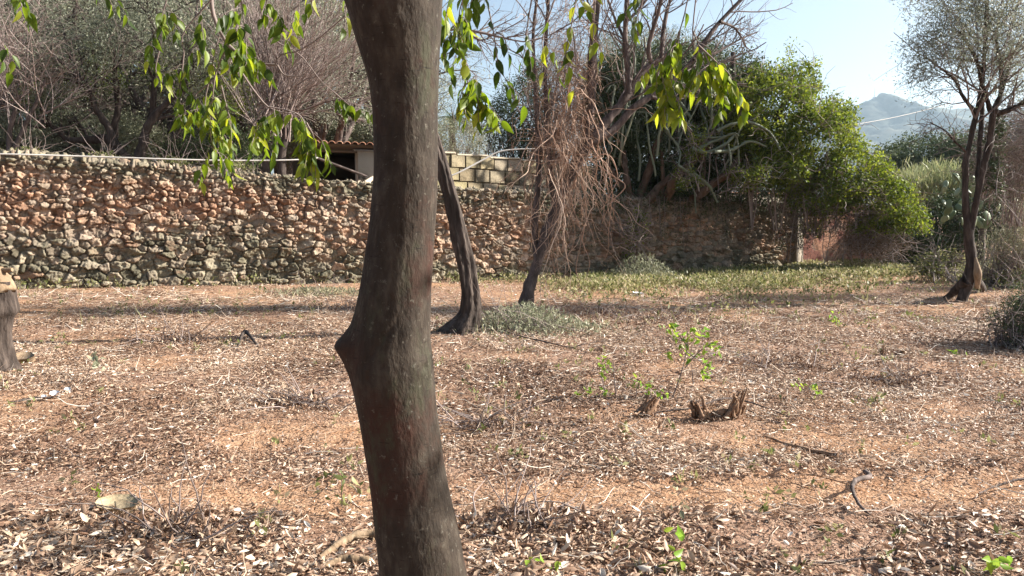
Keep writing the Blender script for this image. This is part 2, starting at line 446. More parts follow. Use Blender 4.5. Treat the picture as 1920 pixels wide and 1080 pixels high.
# ------------------------------------------------------------------ SETTING: ground, terrace, hill
def bare(x, y):
    n = fbm(x * 1.1, y * 1.6, 4, 21)
    l1 = np.exp(-((y - (5.75 - 0.13 * x + 0.25 * (vn(x * 0.8, y * 0, 4) - .5))) / 0.55) ** 2)
    l2 = np.exp(-((y - (4.35 + 0.03 * x)) / 0.42) ** 2) * 0.95
    l3 = np.exp(-(((x + 4.2) / 0.9) ** 2 + ((y - 8.3) / 0.5) ** 2))
    l4 = np.exp(-(((x - 1.9) / 1.4) ** 2 + ((y - 10.4) / 0.35) ** 2)) * 0.7
    far = 0.18 + np.clip((y - 8) / 6, 0, 1) * 0.3
    brk = np.clip(fbm(x * 0.6 + 3, y * 0.8, 3, 25) * 3.0 - 0.75, 0.35, 1.0)
    return np.clip((np.maximum.reduce([l1 * brk, l2 * brk, l3, l4 * brk, far]) * 1.35 + (n - 0.5) * 2.6 - 0.2), 0, 1)

def spaced(lo, hi, step0, c, g):
    """coordinates dense near c, growing outward"""
    out = [c]; x = c; s = step0
    while x < hi: s = max(step0, step0 + g * abs(x - c)); x += s; out.append(x)
    x = c
    while x > lo: s = max(step0, step0 + g * abs(x - c)); x -= s; out.insert(0, x)
    return np.array(out)
gx = spaced(-9000, 9000, 0.05, 0.0, 0.022); gy = spaced(-4000, 9000, 0.045, 4.2, 0.022)
X, Y = np.meshgrid(gx, gy)
Zm = gz(X, Y)
near = np.exp(-((X / 14) ** 2 + ((Y - 6) / 10) ** 2))
Zm = Zm + near * (0.03 * (fbm(X * 7, Y * 7, 3, 31) - 0.5)) - 0.05 * near * bare(X, Y) * np.exp(-((Y - 5.2) / 1.6) ** 2)
nx, ny = len(gx), len(gy)
i, j = np.meshgrid(np.arange(nx - 1), np.arange(ny - 1))
b0 = (j * nx + i).ravel()
mb = MB(); mb.add(np.stack([X, Y, Zm], -1).reshape(-1, 3), np.stack([b0, b0 + 1, b0 + nx + 1, b0 + nx], -1), bare(X, Y).ravel())
m = bpy.data.materials.new('soil'); m.use_nodes = True; nt = m.node_tree; b = nt.nodes['Principled BSDF']
at = nt.nodes.new('ShaderNodeAttribute'); at.attribute_name = 'rnd'
tc = nt.nodes.new('ShaderNodeTexCoord')
n1 = nt.nodes.new('ShaderNodeTexNoise'); n1.inputs['Scale'].default_value = 9; n1.inputs['Detail'].default_value = 10; n1.inputs['Roughness'].default_value = 0.75
nt.links.new(tc.outputs['Object'], n1.inputs['Vector'])
r1 = ramp(nt, [(0.12, 0.062, 0.038), (0.29, 0.18, 0.125), (0.46, 0.325, 0.24)], [0.3, 0.5, 0.7])
r2 = ramp(nt, [(0.22, 0.105, 0.052), (0.36, 0.215, 0.13), (0.51, 0.34, 0.225)], [0.3, 0.5, 0.7])
nt.links.new(n1.outputs['Fac'], r1.inputs[0]); nt.links.new(n1.outputs['Fac'], r2.inputs[0])
mx = nt.nodes.new('ShaderNodeMix'); mx.data_type = 'RGBA'
nt.links.new(at.outputs['Fac'], mx.inputs[0]); nt.links.new(r1.outputs[0], mx.inputs[6]); nt.links.new(r2.outputs[0], mx.inputs[7])
nt.links.new(mx.outputs[2], b.inputs['Base Color']); b.inputs['Roughness'].default_value = 0.95; b.inputs['Specular IOR Level'].default_value = 0.1
n2 = nt.nodes.new('ShaderNodeTexNoise'); n2.inputs['Scale'].default_value = 45; n2.inputs['Detail'].default_value = 8
nt.links.new(tc.outputs['Object'], n2.inputs['Vector'])
bp = nt.nodes.new('ShaderNodeBump'); bp.inputs['Strength'].default_value = 0.9; bp.inputs['Distance'].default_value = 0.03
nt.links.new(n2.outputs['Fac'], bp.inputs['Height']); nt.links.new(bp.outputs[0], b.inputs['Normal'])
M['soil'] = m
tag(mb.build('ground', M['soil'], smooth=True), None, None, kind='structure')

# terrace behind the stone wall, with its own end face
us = np.linspace(-14, 20.6, 60); ws = np.array([0.25, 1, 2, 4, 7, 11, 16, 25, 40, 70, 110])
U, Wg = np.meshgrid(us, ws)
tx, ty = from_uw(U, Wg); tzz = tz(tx, ty) + 0.12 * (fbm(tx, ty, 3, 3) - .5) - 0.03
v = np.stack([tx, ty, tzz], -1).reshape(-1, 3); nu = len(us)
i, j = np.meshgrid(np.arange(nu - 1), np.arange(len(ws) - 1)); b0 = (j * nu + i).ravel()
mb = MB(); mb.add(v, np.stack([b0, b0 + 1, b0 + nu + 1, b0 + nu], -1), 0.1)
e = v.reshape(len(ws), nu, 3)[:, -1]; e2 = e.copy(); e2[:, 2] = -0.3
k = len(ws); mb.add(np.vstack([e, e2]), np.array([[q, q + k, q + k + 1, q + 1] for q in range(k - 1)]), 0.2)
tag(mb.build('terrace_ground', M['soil'], smooth=True), None, None, kind='structure')

# far wooded hill with a summit
ridge_px = [-900, 300, 900, 1380, 1480, 1560, 1600, 1625, 1645, 1672, 1700, 1730, 1770, 1830, 1900, 2100, 2600, 3300]
ridge_py = [395, 380, 350, 285, 240, 212, 199, 186, 177, 189, 199, 205, 208, 208, 204, 215, 280, 390]
HD = 2400.0
hx = np.linspace(-3000, 4200, 900); hw = np.linspace(-1500, 1300, 130)
HX, HW = np.meshgrid(hx, hw)
rp = np.interp((HX / HD) * FPX + 960, ridge_px, ridge_py)
rz = np.maximum(CAM_H + (405 - rp) / FPX * HD, 0)
prof = np.where(HW < 0, np.clip(1 + HW / 1500, 0, 1) ** 1.15, np.clip(1 - HW / 1300, 0, 1))
spur = 0.22 * (fbm(HX / 260, HW / 500, 4, 77) - 0.5) * (1 - np.exp(-(HW / 260) ** 2)) * 2
HZ = rz * prof * (1 + spur) + 22 * (fbm(HX / 22, HW / 30, 3, 12) - .5) * (rz > 20) * prof - 2
mb = MB(); nh = len(hx); i, j = np.meshgrid(np.arange(nh - 1), np.arange(len(hw) - 1)); b0 = (j * nh + i).ravel()
mb.add(np.stack([HX, HD + HW, HZ], -1).reshape(-1, 3), np.stack([b0, b0 + 1, b0 + nh + 1, b0 + nh], -1), fbm(HX / 60, HW / 60, 5, 9).ravel())
M['hill'] = mat_attr('hill_wood', [(0.01, 0.018, 0.012), (0.022, 0.034, 0.022), (0.10, 0.09, 0.06)], 0.9, noise=0.5, nscale=0.06, bump=1.0, bscale=0.08, pos=[0.3, 0.5, 0.85])
tag(mb.build('hill', M['hill'], smooth=True), None, None, kind='structure')

# summit mast
sp = W(1640, 181, HD); t = thing('radio_mast', (sp[0], sp[1], sp[2] - 8), 'tiny thin radio mast standing on the summit of the far blue hill', 'mast')
mb = MB(); tubes(mb, np.array([[sp[0], sp[1], sp[2] - 8], [sp[0], sp[1], sp[2] + 14], [sp[0], sp[1], sp[2] + 26]]), np.array([1.6, 1.0, 0.6]), 4)
M['mast'] = mat_attr('mast_paint', [(0.5, 0.5, 0.5), (0.5, 0.5, 0.5)]); mb.build('pole', M['mast'], t)
mb = MB(); box(mb, (sp[0], sp[1], sp[2] - 5), (5, 3, 3.5), bev=0.4); mb.build('hut', M['mast'], t)

# ------------------------------------------------------------------ dry stone wall
def stone_wall():
    rng = np.random.default_rng(11)
    u0, u1 = -7.0, 20.4
    H = 3.1; TOPW = 0.55
    # stone seeds: rows, big at the foot, flat towards the top
    seeds = []
    v = -0.15
    while v < H + TOPW:
        f = min(max(v / 2.6, 0), 1)
        rh = 0.205 * (1 - f) + 0.085 * f
        rh *= rng.uniform(0.85, 1.2)
        u = u0 - 0.5
        while u < u1 + 0.5:
            w = rh * rng.uniform(0.8, 2.3) * (0.9 + 0.25 * f)
            nrow = rng.integers(0, 5)
            if nrow == 0 and rh > 0.13:      # two thin stones on each other
                seeds.append((u + w / 2, v + rh * 0.25, w, rh * 0.5)); seeds.append((u + w / 2 + rng.normal(0, .03), v + rh * 0.78, w, rh * 0.5))
            else:
                seeds.append((u + w / 2, v + rh / 2 + rng.normal(0, rh * 0.3), w * rng.uniform(.8, 1.2), rh * rng.uniform(.75, 1.3)))
            u += w
        v += rh * 0.97
    S = np.array(seeds); ns = len(S)
    off = rng.normal(0, 0.03, ns); ta = rng.normal(0, 0.28, ns); tb = rng.normal(0, 0.24, ns); rc = rng.uniform(0, 1, ns)
    du = 0.0165
    uu = np.arange(u0, u1, du)
    nf = 150; nt_ = 22
    fr = np.linspace(0, 1, nf)
    Uf, Ff = np.meshgrid(uu, fr)
    xb, yb = from_uw(Uf, 0 * Uf); zb = gz(xb, yb) - 0.12
    topz = wall_top(Uf) + 0.05 * (fbm(Uf * 1.5, Uf * 0, 3, 6) - .5)
    Vf = (topz - zb) * Ff
    # top surface rows
    tt = np.linspace(TOPW / nt_, TOPW, nt_)
    Ut, Tt = np.meshgrid(uu, tt)
    Vt = (topz - zb)[-1][None] + Tt
    UA = np.vstack([Uf, Ut]); VA = np.vstack([Vf, Vt])
    wu = UA + 0.065 * (fbm(UA * 5, VA * 5, 4, 41) - .5) * 2; wv = VA + 0.055 * (fbm(UA * 4, VA * 6, 4, 51) - .5) * 2
    idm = np.zeros(UA.shape, int); ed = np.zeros(UA.shape)
    cw = int(0.6 / du)
    for c in range(0, len(uu), cw):
        sl = slice(c, c + cw); pu = wu[:, sl]; pv = wv[:, sl]
        lo, hi = uu[c] - 0.7, uu[min(c + cw, len(uu) - 1)] + 0.7
        ss = np.where((S[:, 0] > lo) & (S[:, 0] < hi))[0]; Q = S[ss]
        for r0 in range(0, pu.shape[0], 24):
            a = pu[r0:r0 + 24]; bb = pv[r0:r0 + 24]
            k2 = np.where((Q[:, 1] > bb.min() - 0.5) & (Q[:, 1] < bb.max() + 0.5))[0]
            if len(k2) < 3: continue
            q = Q[k2]
            d = np.sqrt(((a[..., None] - q[:, 0]) / q[:, 2]) ** 2 + ((bb[..., None] - q[:, 1]) / q[:, 3]) ** 2)
            o2 = np.argpartition(d, 1, axis=-1)[..., :2]
            dd = np.take_along_axis(d, o2, -1); sw = dd[..., 0] > dd[..., 1]
            i1 = np.where(sw, o2[..., 1], o2[..., 0]); f1 = dd.min(-1); f2 = dd.max(-1)
            idm[r0:r0 + 24, sl] = ss[k2[i1]]
            ed[r0:r0 + 24, sl] = (f2 - f1) * np.minimum(q[i1, 2], q[i1, 3] * 1.3)
    e = np.clip(ed / 0.045, 0, 1)
    bulge = 0.095 * (1 - (1 - e) ** 2.2)
    cu = UA - S[idm, 0]; cv = VA - S[idm, 1]
    dep = bulge + off[idm] * e + (ta[idm] * cu + tb[idm] * cv) * e + 0.11 * (fbm(UA * 9, VA * 12, 4, 61) - .5) * e + 0.045 * (fbm(UA * 40, VA * 40, 2, 66) - .5)
    dep = dep + 0.16 * (fbm(UA * 0.5, VA * 0.7, 2, 71) - .5)
    # place
    Z = np.vstack([zb + Vf, np.repeat(topz[-1:], nt_, 0)])
    Wd = np.vstack([0 * Uf, np.repeat(tt[:, None], len(uu), 1)])
    front = np.vstack([np.ones_like(Uf), np.zeros_like(Ut)])
    lean = 0.10 * (Z / 2.5) * front                      # the face leans back a little
    x, y = from_uw(UA, lean + Wd + 0.10 * (1 - front) - dep * (front * 0.9 + 0.1))
    # rounded shoulder
    sh = np.clip(1 - Wd / 0.12, 0, 1) * (1 - front) + np.clip((Vf.max(0)[None] * 0 + 0), 0, 1)[:1] * 0
    Zf = Z + (dep - 0.05) * (1 - front) * 1.0 + dep * 0.0
    Vx = np.stack([x, y, Zf], -1)
    nr, nc = UA.shape
    i, j = np.meshgrid(np.arange(nc - 1), np.arange(nr - 1)); b0 = (j * nc + i).ravel()
    mb = MB(); mb.add(Vx.reshape(-1, 3), np.stack([b0, b0 + 1, b0 + nc + 1, b0 + nc], -1), rc[idm].ravel())
    # stone colours: warm limestone, ochre-red joints, grey green lichen low, high and to the right
    warm = np.array([[0.50, 0.37, 0.28], [0.58, 0.46, 0.37], [0.42, 0.27, 0.19], [0.47, 0.41, 0.34], [0.54, 0.38, 0.28], [0.34, 0.29, 0.235]])
    lich = np.array([[0.23, 0.22, 0.165], [0.30, 0.285, 0.22], [0.17, 0.168, 0.125], [0.37, 0.34, 0.27]])
    cid = rng.integers(0, 6, ns); lid = rng.integers(0, 4, ns)
    cw_ = warm[cid[idm]]; cl_ = lich[lid[idm]]
    hf = VA / 2.5
    big = fbm(UA * 0.55, VA * 0.9, 3, 81); fine = fbm(UA * 12, VA * 12, 4, 91)
    low = np.clip(1.45 - hf * np.interp(UA, [-7, 0, 5, 8, 20], [2.2, 2.3, 2.1, 4.0, 3.0]), 0, 1)
    hi_ = np.clip((VA - (wall_top(UA) - 0.42)) / 0.25, 0, 1)
    right = np.clip((UA - 9) / 3, 0, 0.45)
    lm = np.clip((np.maximum.reduce([low, hi_ * 0.9, right]) + (big - 0.5) * 1.1 + (fine - 0.5) * 1.2 + (rc[idm] - .5) * 0.5) * 1.2, 0, 1)
    lm = np.where(rc[idm] > 0.9, lm * 0.4, lm)
    C = cw_ * (1 - lm[..., None]) + cl_ * lm[..., None]
    red = np.clip(np.clip(1 - e * .8, 0, 1) * (1 - low) * (1 - hi_) * np.clip((fbm(UA * 1.1, VA * 1.6, 4, 83) - 0.53) * 8, 0, 1), 0, 1)[..., None] * 0.55
    C = C * (1 - red) + np.array([0.38, 0.19, 0.11]) * red
    C = C * np.array([0.70, 0.64, 0.595]) * (0.7 + 0.55 * rng.uniform(0, 1, ns)[idm])[..., None] * (0.72 + 0.56 * fbm(UA * 17, VA * 17, 3, 95))[..., None]
    ob = mb.build('stone_wall', mat_col('dry_stone', 0.95, 0.8, 26, 0.3), smooth=False, colors=C.reshape(-1, 3))
    return ob
ws_ob = stone_wall()
tag(ws_ob, 'long dry stone wall of ochre and lichen grey rubble holding up the terrace', 'wall')

# rendered reddish wall section right of the stones, half under the bush
def plaster_wall():
    uu = np.linspace(20.75, 26.3, 150); vv = np.linspace(-0.1, 1.95, 60)
    U, V = np.meshgrid(uu, vv)
    dep = 0.04 * fbm(U * 2, V * 2, 4, 14) + 0.015 * fbm(U * 14, V * 14, 3, 15)
    x, y = from_uw(U, 0.25 - dep)
    mb = MB(); n = len(uu); i, j = np.meshgrid(np.arange(n - 1), np.arange(len(vv) - 1)); b0 = (j * n + i).ravel()
    mb.add(np.stack([x, y, V], -1).reshape(-1, 3), np.stack([b0, b0 + 1, b0 + n + 1, b0 + n], -1))
    f = fbm(U * 1.3, V * 1.6, 5, 16).ravel()[:, None]
    c = np.where(f > 0.52, np.array([[0.36, 0.19, 0.125]]), np.array([[0.24, 0.15, 0.11]]))
    g = (fbm(U * 3, V * 3, 4, 18) > 0.6).ravel()[:, None]
    c = np.where(g, np.array([[0.2, 0.085, 0.065]]), c)
    n0 = mb.n
    # body behind the skin
    a0 = from_uw(20.7, 0.3); cx, cy = from_uw((20.75 + 26.3) / 2, 0.42)
    box(mb, (cx, cy, 0.92), (2.775, 0.14, 1.02), UW)
    cc = np.vstack([c * np.ones((len(U.ravel()), 3)), np.tile([[0.4, 0.28, 0.2]], (8, 1))])
    return mb.build('rendered_wall', mat_col('old_render', 0.95, 0.5, 18, 0.25), colors=cc)
tag(plaster_wall(), 'faded red rendered wall in shade under the green bush, right of the stone wall', 'wall')
mb = MB(); cx, cy = from_uw(20.58, 0.1); box(mb, (cx, cy, 0.97), (0.16, 0.26, 1.03), UW, bev=0.03)
M['stone_flat'] = mat_bark('stone_flat', (0.08, 0.065, 0.05), (0.15, 0.125, 0.095), (0.24, 0.21, 0.17), 6, (1, 1, 1), 0.8)
tag(mb.build('wall_pier', M['stone_flat']), 'upright stone pier closing the right end of the stone wall', 'pier')
mb = MB(); cx, cy = from_uw(23.2, -0.28); box(mb, (cx, cy, 0.06), (2.0, 0.3, 0.09), UW, bev=0.02)
tag(mb.build('stone_step', M['stone_flat']), 'low pale stone step at the foot of the red wall', 'step')

# coping kerb on the terrace right part (reddish) and pale block wall
M['brick'] = mat_bark('brick', (0.2, 0.1, 0.065), (0.32, 0.17, 0.11), (0.42, 0.26, 0.18), 9, (1, 1, 1), 0.5)
mb = MB(); cx, cy = from_uw(18.3, 1.1); box(mb, (cx, cy, 2.12), (2.9, 0.12, 0.16), UW, bev=0.015)
kp = mb.build('low_wall', M['stone_flat']); tag(kp, 'low grey wall with red coping under the bushes on the terrace', 'wall')
mb = MB(); box(mb, (cx, cy, 2.31), (2.96, 0.15, 0.028), UW, bev=0.008); mb.build('coping', M['brick'], kp)

def block_wall():
    rng = np.random.default_rng(5); mb = MB(); C = []
    w0 = 0.75; L = 0.42; h = 0.335
    base = lambda u: wall_top(u) - 0.02
    for r in range(3):
        u = 7.9 + (r % 2) * L / 2
        while u < 13.4:
            if r == 2 and 9.4 < u < 9.9 and False: pass
            l = L * rng.uniform(0.92, 1.05)
            cx, cy = from_uw(u + l / 2, w0 + rng.normal(0, 0.008))
            zt = np.interp(u, [4, 8, 14], [2.34, 2.22, 1.93]) + h * r + h / 2 + rng.normal(0, 0.004)
            n0 = mb.n; box(mb, (cx, cy, zt), (l / 2 - 0.009, 0.1, h / 2 - 0.009), UW, bev=0.014)
            c = np.array([0.36, 0.30, 0.2]) * rng.uniform(0.6, 1.15) * np.array([1, rng.uniform(0.95, 1.03), rng.uniform(0.85, 1.1)])
            C += [c * .62] * (mb.n - n0); u += l
    # mortar core
    k0 = mb.n
    for u in np.arange(7.9, 13.3, 0.6):
        cx, cy = from_uw(u + 0.3, w0 + 0.01); zt = np.interp(u + .3, [4, 8, 14], [2.34, 2.22, 1.93]) + 0.495
        box(mb, (cx, cy, zt), (0.3, 0.075, 0.49), UW)
    C += [np.array([0.12, 0.10, 0.07])] * (mb.n - k0)
    k0 = mb.n
    for u in np.arange(7.9, 13.0, 0.9):   # rough mortar capping
        cx, cy = from_uw(u + 0.45, w0); zt = np.interp(u + .45, [4, 8, 14], [2.34, 2.22, 1.93]) + 1.02
        box(mb, (cx, cy, zt), (0.44, 0.115, 0.03), UW, bev=0.02)
    C += [np.array([0.34, 0.29, 0.22])] * (mb.n - k0)
    return mb.build('block_wall', mat_col('sandstone', 0.95, 0.6, 30, 0.3), colors=np.array(C))
tag(block_wall(), 'yellow sandstone block wall on top of the stone wall behind the vine', 'wall')

# ------------------------------------------------------------------ shed on the terrace
def shed():
    bu, bw = to_uw(-4.19, 19.6)
    fl = 2.30
    ox, oy = from_uw(bu, bw); t = thing('garden_shed', (ox, oy, fl), 'small open shed with clay tile roof behind the stone wall', 'shed')
    def P(u, w): 
        x, y = from_uw(bu + u, bw + w); return x, y
    m1 = mat_attr('shed_plaster', [(0.45, 0.38, 0.3), (0.45, 0.38, 0.3)], 0.95, bump=0.8, bscale=25, noise=0.1)
    mb = MB(); x, y = P(0.62, 0.3); box(mb, (x, y, fl + 0.44), (0.26, 0.14, 0.5), UW, bev=0.012); mb.build('pillar', m1, t)
    mb = MB(); x, y = P(0.62, 0.3); box(mb, (x, y, fl + 0.965), (0.34, 0.17, 0.022), UW, bev=0.008); mb.build('lintel', M['mast'], t)
    m2 = mat_attr('shed_boards', [(0.10, 0.075, 0.05), (0.16, 0.12, 0.09)], 0.9, noise=0.8, nscale=8)
    mb = MB()
    x, y = P(0.6, 3.1); box(mb, (x, y, fl + 0.38), (1.35, 0.08, 0.6), UW)
    x, y = P(-0.68, 1.75); box(mb, (x, y, fl + 0.36), (0.05, 1.26, 0.56), UW)
    x, y = P(2.0, 1.7); box(mb, (x, y, fl + 0.40), (0.08, 1.5, 0.6), UW)
    mb.build('wall', m2, t)
    # roof: deck and barrel tiles, falling to the back
    mb = MB(); ax = UW.copy(); sl = math.atan2(0.06, 3.2); ax[1] = [E2[0] * math.cos(sl), E2[1] * math.cos(sl), -math.sin(sl)]; ax[2] = np.cross(ax[0], ax[1])
    x, y = P(0.62, 1.55); box(mb, (x, y, fl + 1.035), (1.45, 1.72, 0.03), ax); r = mb.build('roof', m2, t)
    mt = mat_attr('clay_tile', [(0.2, 0.09, 0.055), (0.32, 0.16, 0.1), (0.42, 0.27, 0.18)], 0.85, noise=0.4, nscale=15)
    mb = MB(); rng = np.random.default_rng(2)
    for q in np.arange(-0.75, 2.1, 0.19):
        for s in range(9):
            x0, y0 = P(q, -0.28 + s * 0.4); x1, y1 = P(q, 0.2 + s * 0.4); z0 = fl + 1.10 - s * 0.006
            th = np.linspace(0, math.pi, 7); rr = 0.085
            ring0 = [(x0 + E1[0] * rr * math.cos(a_), y0 + E1[1] * rr * math.cos(a_), z0 - 0.03 + 0.07 * math.sin(a_)) for a_ in th]
            ring1 = [(x1 + E1[0] * rr * 0.9 * math.cos(a_), y1 + E1[1] * rr * 0.9 * math.cos(a_), z0 - 0.035 + 0.06 * math.sin(a_)) for a_ in th]
            inn = [(x0 + E1[0] * rr * .82 * math.cos(a_), y0 + E1[1] * rr * .82 * math.cos(a_), z0 - 0.03 + 0.055 * math.sin(a_)) for a_ in th]
            v = np.array(ring0 + ring1 + inn); f = [[k, k + 1, 8 + k, 7 + k] for k in range(6)] + [[k, 14 + k, 15 + k, k + 1] for k in range(6)]
            mb.add(v, np.array(f), rng.uniform(0, 1))
    mb.build('roof_tiles', mt, t)
    mb = MB(); x, y = P(-0.1, 0.2); box(mb, (x, y, fl + 0.93), (0.7, 0.03, 0.035), UW); mb.build('beam', m2, t)
    mb = MB(); a_, b_ = P(-0.55, 0.55), P(0.3, 0.5); tubes(mb, np.array([[a_[0], a_[1], fl + 0.13], [b_[0], b_[1], fl + 0.2]]), np.array([0.035, 0.035]), 6, caps=True)
    tag(mb.build('metal_rail', mat_attr('blue_metal', [(0.25, 0.32, 0.42), (0.25, 0.32, 0.42)], 0.4)), 'blue grey metal rail lying low in the mouth of the shed', 'rail')
shed()
# pale pole and the cables
mb = MB(); limb(mb, [W(592, 295, 17.9), W(640, 313, 18.1), W(688, 331, 18.35)], [0.03, 0.032, 0.028], 6, 7, caps=True)
tag(mb.build('pale_pole', M['grey_bark']), 'pale straight pole slanting down across the mouth of the shed', 'pole')
mc = mat_attr('cable_skin', [(0.42, 0.4, 0.37), (0.42, 0.4, 0.37)], 0.6)
mb = MB(); limb(mb, [W(-260, 287, 14.2), W(0, 289, 14.7), (W(150, 293, 15.4)), W(300, 298, 16.0), W(430, 301, 16.7), W(545, 300, 17.4), W(596, 296, 17.9)], [0.017] * 7, 40, 5)
tag(mb.build('cable', mc), 'thin grey cable running along the top of the stone wall, left of the big trunk', 'cable', 'cables along the stone wall')
mb = MB(); limb(mb, [W(800, 341, 18.2), W(850, 328, 18.4), W(905, 300, 18.8), W(942, 283, 19.0), W(1010, 279, 19.2), W(1100, 283, 19.4)], [0.022, 0.022, 0.022, 0.02, 0.014, 0.012], 24, 5)
tag(mb.build('cable', mc), 'stiff pale line slanting up over the yellow block wall', 'cable', 'cables along the stone wall')
mb = MB(); limb(mb, [W(1400, 262, 60), W(1580, 237, 75), W(1720, 210, 90), W(1900, 160, 110)], [0.03] * 4, 20, 4)
tag(mb.build('overhead_wire', mc), 'overhead wire crossing in front of the far hill', 'wire')

# ------------------------------------------------------------------ THE BIG FOREGROUND TREE
def main_tree():
    rng = np.random.default_rng(3)
    D0 = 2.0
    ys = [-60, 0, 50, 100, 150, 200, 300, 350, 400, 450, 500, 550, 600, 640, 670, 700, 760, 800, 850, 900, 950, 1000, 1050, 1080, 1300, 1520, 1640]
    Ls = [630, 655, 668, 682, 697, 703, 705, 702, 697, 690, 682, 672, 664, 658, 655, 654, 664, 671, 679, 686, 692, 696, 700, 703, 712, 700, 660]
    Rs = [838, 832, 830, 826, 824, 822, 822, 822, 819, 815, 812, 808, 806, 806, 809, 812, 815, 820, 826, 834, 845, 857, 866, 873, 915, 960, 1010]
    zz = np.linspace(-0.08, W(0, -60, D0)[2], 330); K = 96
    zp = np.array([W(0, q, D0)[2] for q in ys])[::-1]
    sc = D0 / FPX
    l = np.interp(zz, zp, np.array(Ls)[::-1]); r = np.interp(zz, zp, np.array(Rs)[::-1])
    ker = np.hanning(15); ker /= ker.sum()
    l = np.convolve(np.pad(l, 7, 'edge'), ker, 'valid'); r = np.convolve(np.pad(r, 7, 'edge'), ker, 'valid')
    cx = ((l + r) / 2 - 960) * sc; rad = (r - l) / 2 * sc
    th = np.linspace(0, 2 * math.pi, K, endpoint=False)
    TH, ZZ = np.meshgrid(th, zz)
    RR = np.repeat(rad[:, None], K, 1)
    # cut side branch, knots and hollows
    stubp = np.interp(zz, [W(0, q, D0)[2] for q in (740, 705, 680, 662, 650, 640, 628, 610, 585, 550)], [0, 4, 14, 26, 34, 31, 20, 9, 3, 0]) * sc
    dth = np.angle(np.exp(1j * (TH - math.pi)))
    RR = RR + stubp[:, None] * np.exp(-(dth / 0.42) ** 2)
    for (kpx, kth, amp, sz, st) in ((680, -0.55, 0.006, 0.03, 0.3), (845, -0.5, 0.006, 0.018, 0.22), (612, -1.0, 0.004, 0.014, 0.14), (985, -0.9, 0.004, 0.03, 0.3), (40, -1.2, 0.003, 0.05, 0.4)):
        zk = W(0, kpx, D0)[2]; dk = np.angle(np.exp(1j * (TH - kth))); q = ((ZZ - zk) / sz) ** 2 + (dk / st) ** 2
        RR = RR + amp * np.exp(-q) - amp * 1.5 * np.exp(-q * 9)
    RR = RR * (1 + 0.05 * (fbm(np.cos(TH) * 1.5 + 5, ZZ * 2 + np.sin(TH), 3, 2) - .5)) + 0.0022 * (fbm(np.cos(TH) * 14 + np.sin(TH) * 9, ZZ * 14, 4, 6) - .5)
    RR = RR + 0.012 * np.cos(TH * 5 + 1) * np.clip((0.5 - ZZ) / 0.5, 0, 1) ** 2 * 3
    # branch-collar ridge running obliquely down
    for (pa, ta, pb, tb_) in ((560, -1.0, 690, -2.3), (860, -0.75, 960, -1.6), (0, -1.95, 170, -1.5)):
        za, zb2 = W(0, pa, D0)[2], W(0, pb, D0)[2]; f = np.clip((ZZ - za) / (zb2 - za), 0, 1); tc_ = ta + (tb_ - ta) * f
        wv = np.exp(-((np.angle(np.exp(1j * (TH - tc_)))) / 0.09) ** 2) * (f > 0) * (f < 1) * np.sin(np.pi * f) 
        RR = RR - 0.0035 * wv
    VX = cx[:, None] + RR * np.cos(TH); VY = D0 + RR * np.sin(TH)
    V = np.stack([VX, VY, ZZ], -1); n = len(zz)
    i, j = np.meshgrid(np.arange(K), np.arange(n - 1)); i2 = (i + 1) % K
    F = np.stack([j * K + i, j * K + i2, (j + 1) * K + i2, (j + 1) * K + i], -1).reshape(-1, 4)
    root = thing('shade_tree', (cx[0], D0, 0), 'big smooth brown tree trunk in the foreground with a cut stub and hanging pointed leaves', 'tree')
    mb = MB(); mb.add(V.reshape(-1, 3), F)
    top = np.array([cx[-1], D0, zz[-1]])
    # fork above the frame
    Lp, Lr = limb(mb, [top + [-0.045, 0, -0.01], top + [-0.15, 0.02, 0.2], top + [-0.42, 0.1, 0.75], top + [-0.75, 0.2, 1.5], top + [-1.0, 0.3, 2.3]], [0.085, 0.082, 0.07, 0.05, 0.02], 22, 16)
    Rp, Rr_ = limb(mb, [top + [0.04, 0, -0.01], top + [0.07, 0.0, 0.25], top + [0.12, 0.1, 0.9], top + [0.25, 0.3, 1.7], top + [0.3, 0.5, 2.5]], [0.095, 0.085, 0.07, 0.05, 0.02], 22, 16)
    mb.build('trunk', M['smooth_bark'], root, smooth=True)
    br = MB(); lf = MB()
    # scaffold branches above the frame
    def far_branch(p, q, r0, r1):
        mid = (p + q) / 2 + np.array([0, 0, 0.18]) ; limb(br, [p, mid, q], [r0, (r0 + r1) / 2, r1], 12, 6, 0.05, rng)
    def spray(pts, n, L=0.085, r0=0.0035, side=0.05, sub=0, src=None, col0=0.55, pale=False):
        """hanging twig through points with leaves; returns nothing"""
        P = bez(pts, 16); N = len(P)
        tubes(br, P, np.linspace(r0, r0 * 0.35, N), 5, 0.8 if pale else rng.uniform(0.3, 0.7))
        lst = [P]
        if sub:
            i = rng.integers(3, N - 1, sub); d = rng.normal(0, 1, (sub, 3)) * [1, 1, 0.4] + [0, 0, -0.6]
            Q, R = grow(rng, P[i], d, rng.uniform(0.08, 0.2, sub), np.full(sub, r0 * 0.45), 7, 0.15, (0, 0, -0.22))
            tubes(br, Q, R, 4, 0.6); lst += list(Q)
        per = max(1, int(1.9 * n / len(lst)))
        for Q in lst:
            m_ = per if Q is not P else max(per, 2)
            t = np.linspace(0.25, 1.0, m_) * (len(Q) - 1.001); i = t.astype(int); f = (t - i)[:, None]
            b_ = Q[i] * (1 - f) + Q[i + 1] * f
            sg = np.where(np.arange(m_) % 2, 1, -1)[:, None]
            ca = rng.uniform(0, 6.28); sd_ = np.array([math.cos(ca), math.sin(ca), 0])
            d = sg * sd_ * 0.4 + rng.normal(0, 0.22, (m_, 3)) + [0, 0, -1.0]
            nr = rng.normal(0, 1, (m_, 3)) * [1, 1, 0.5] + [0, 0, 0.3]
            pet = unit(d) * 0.012
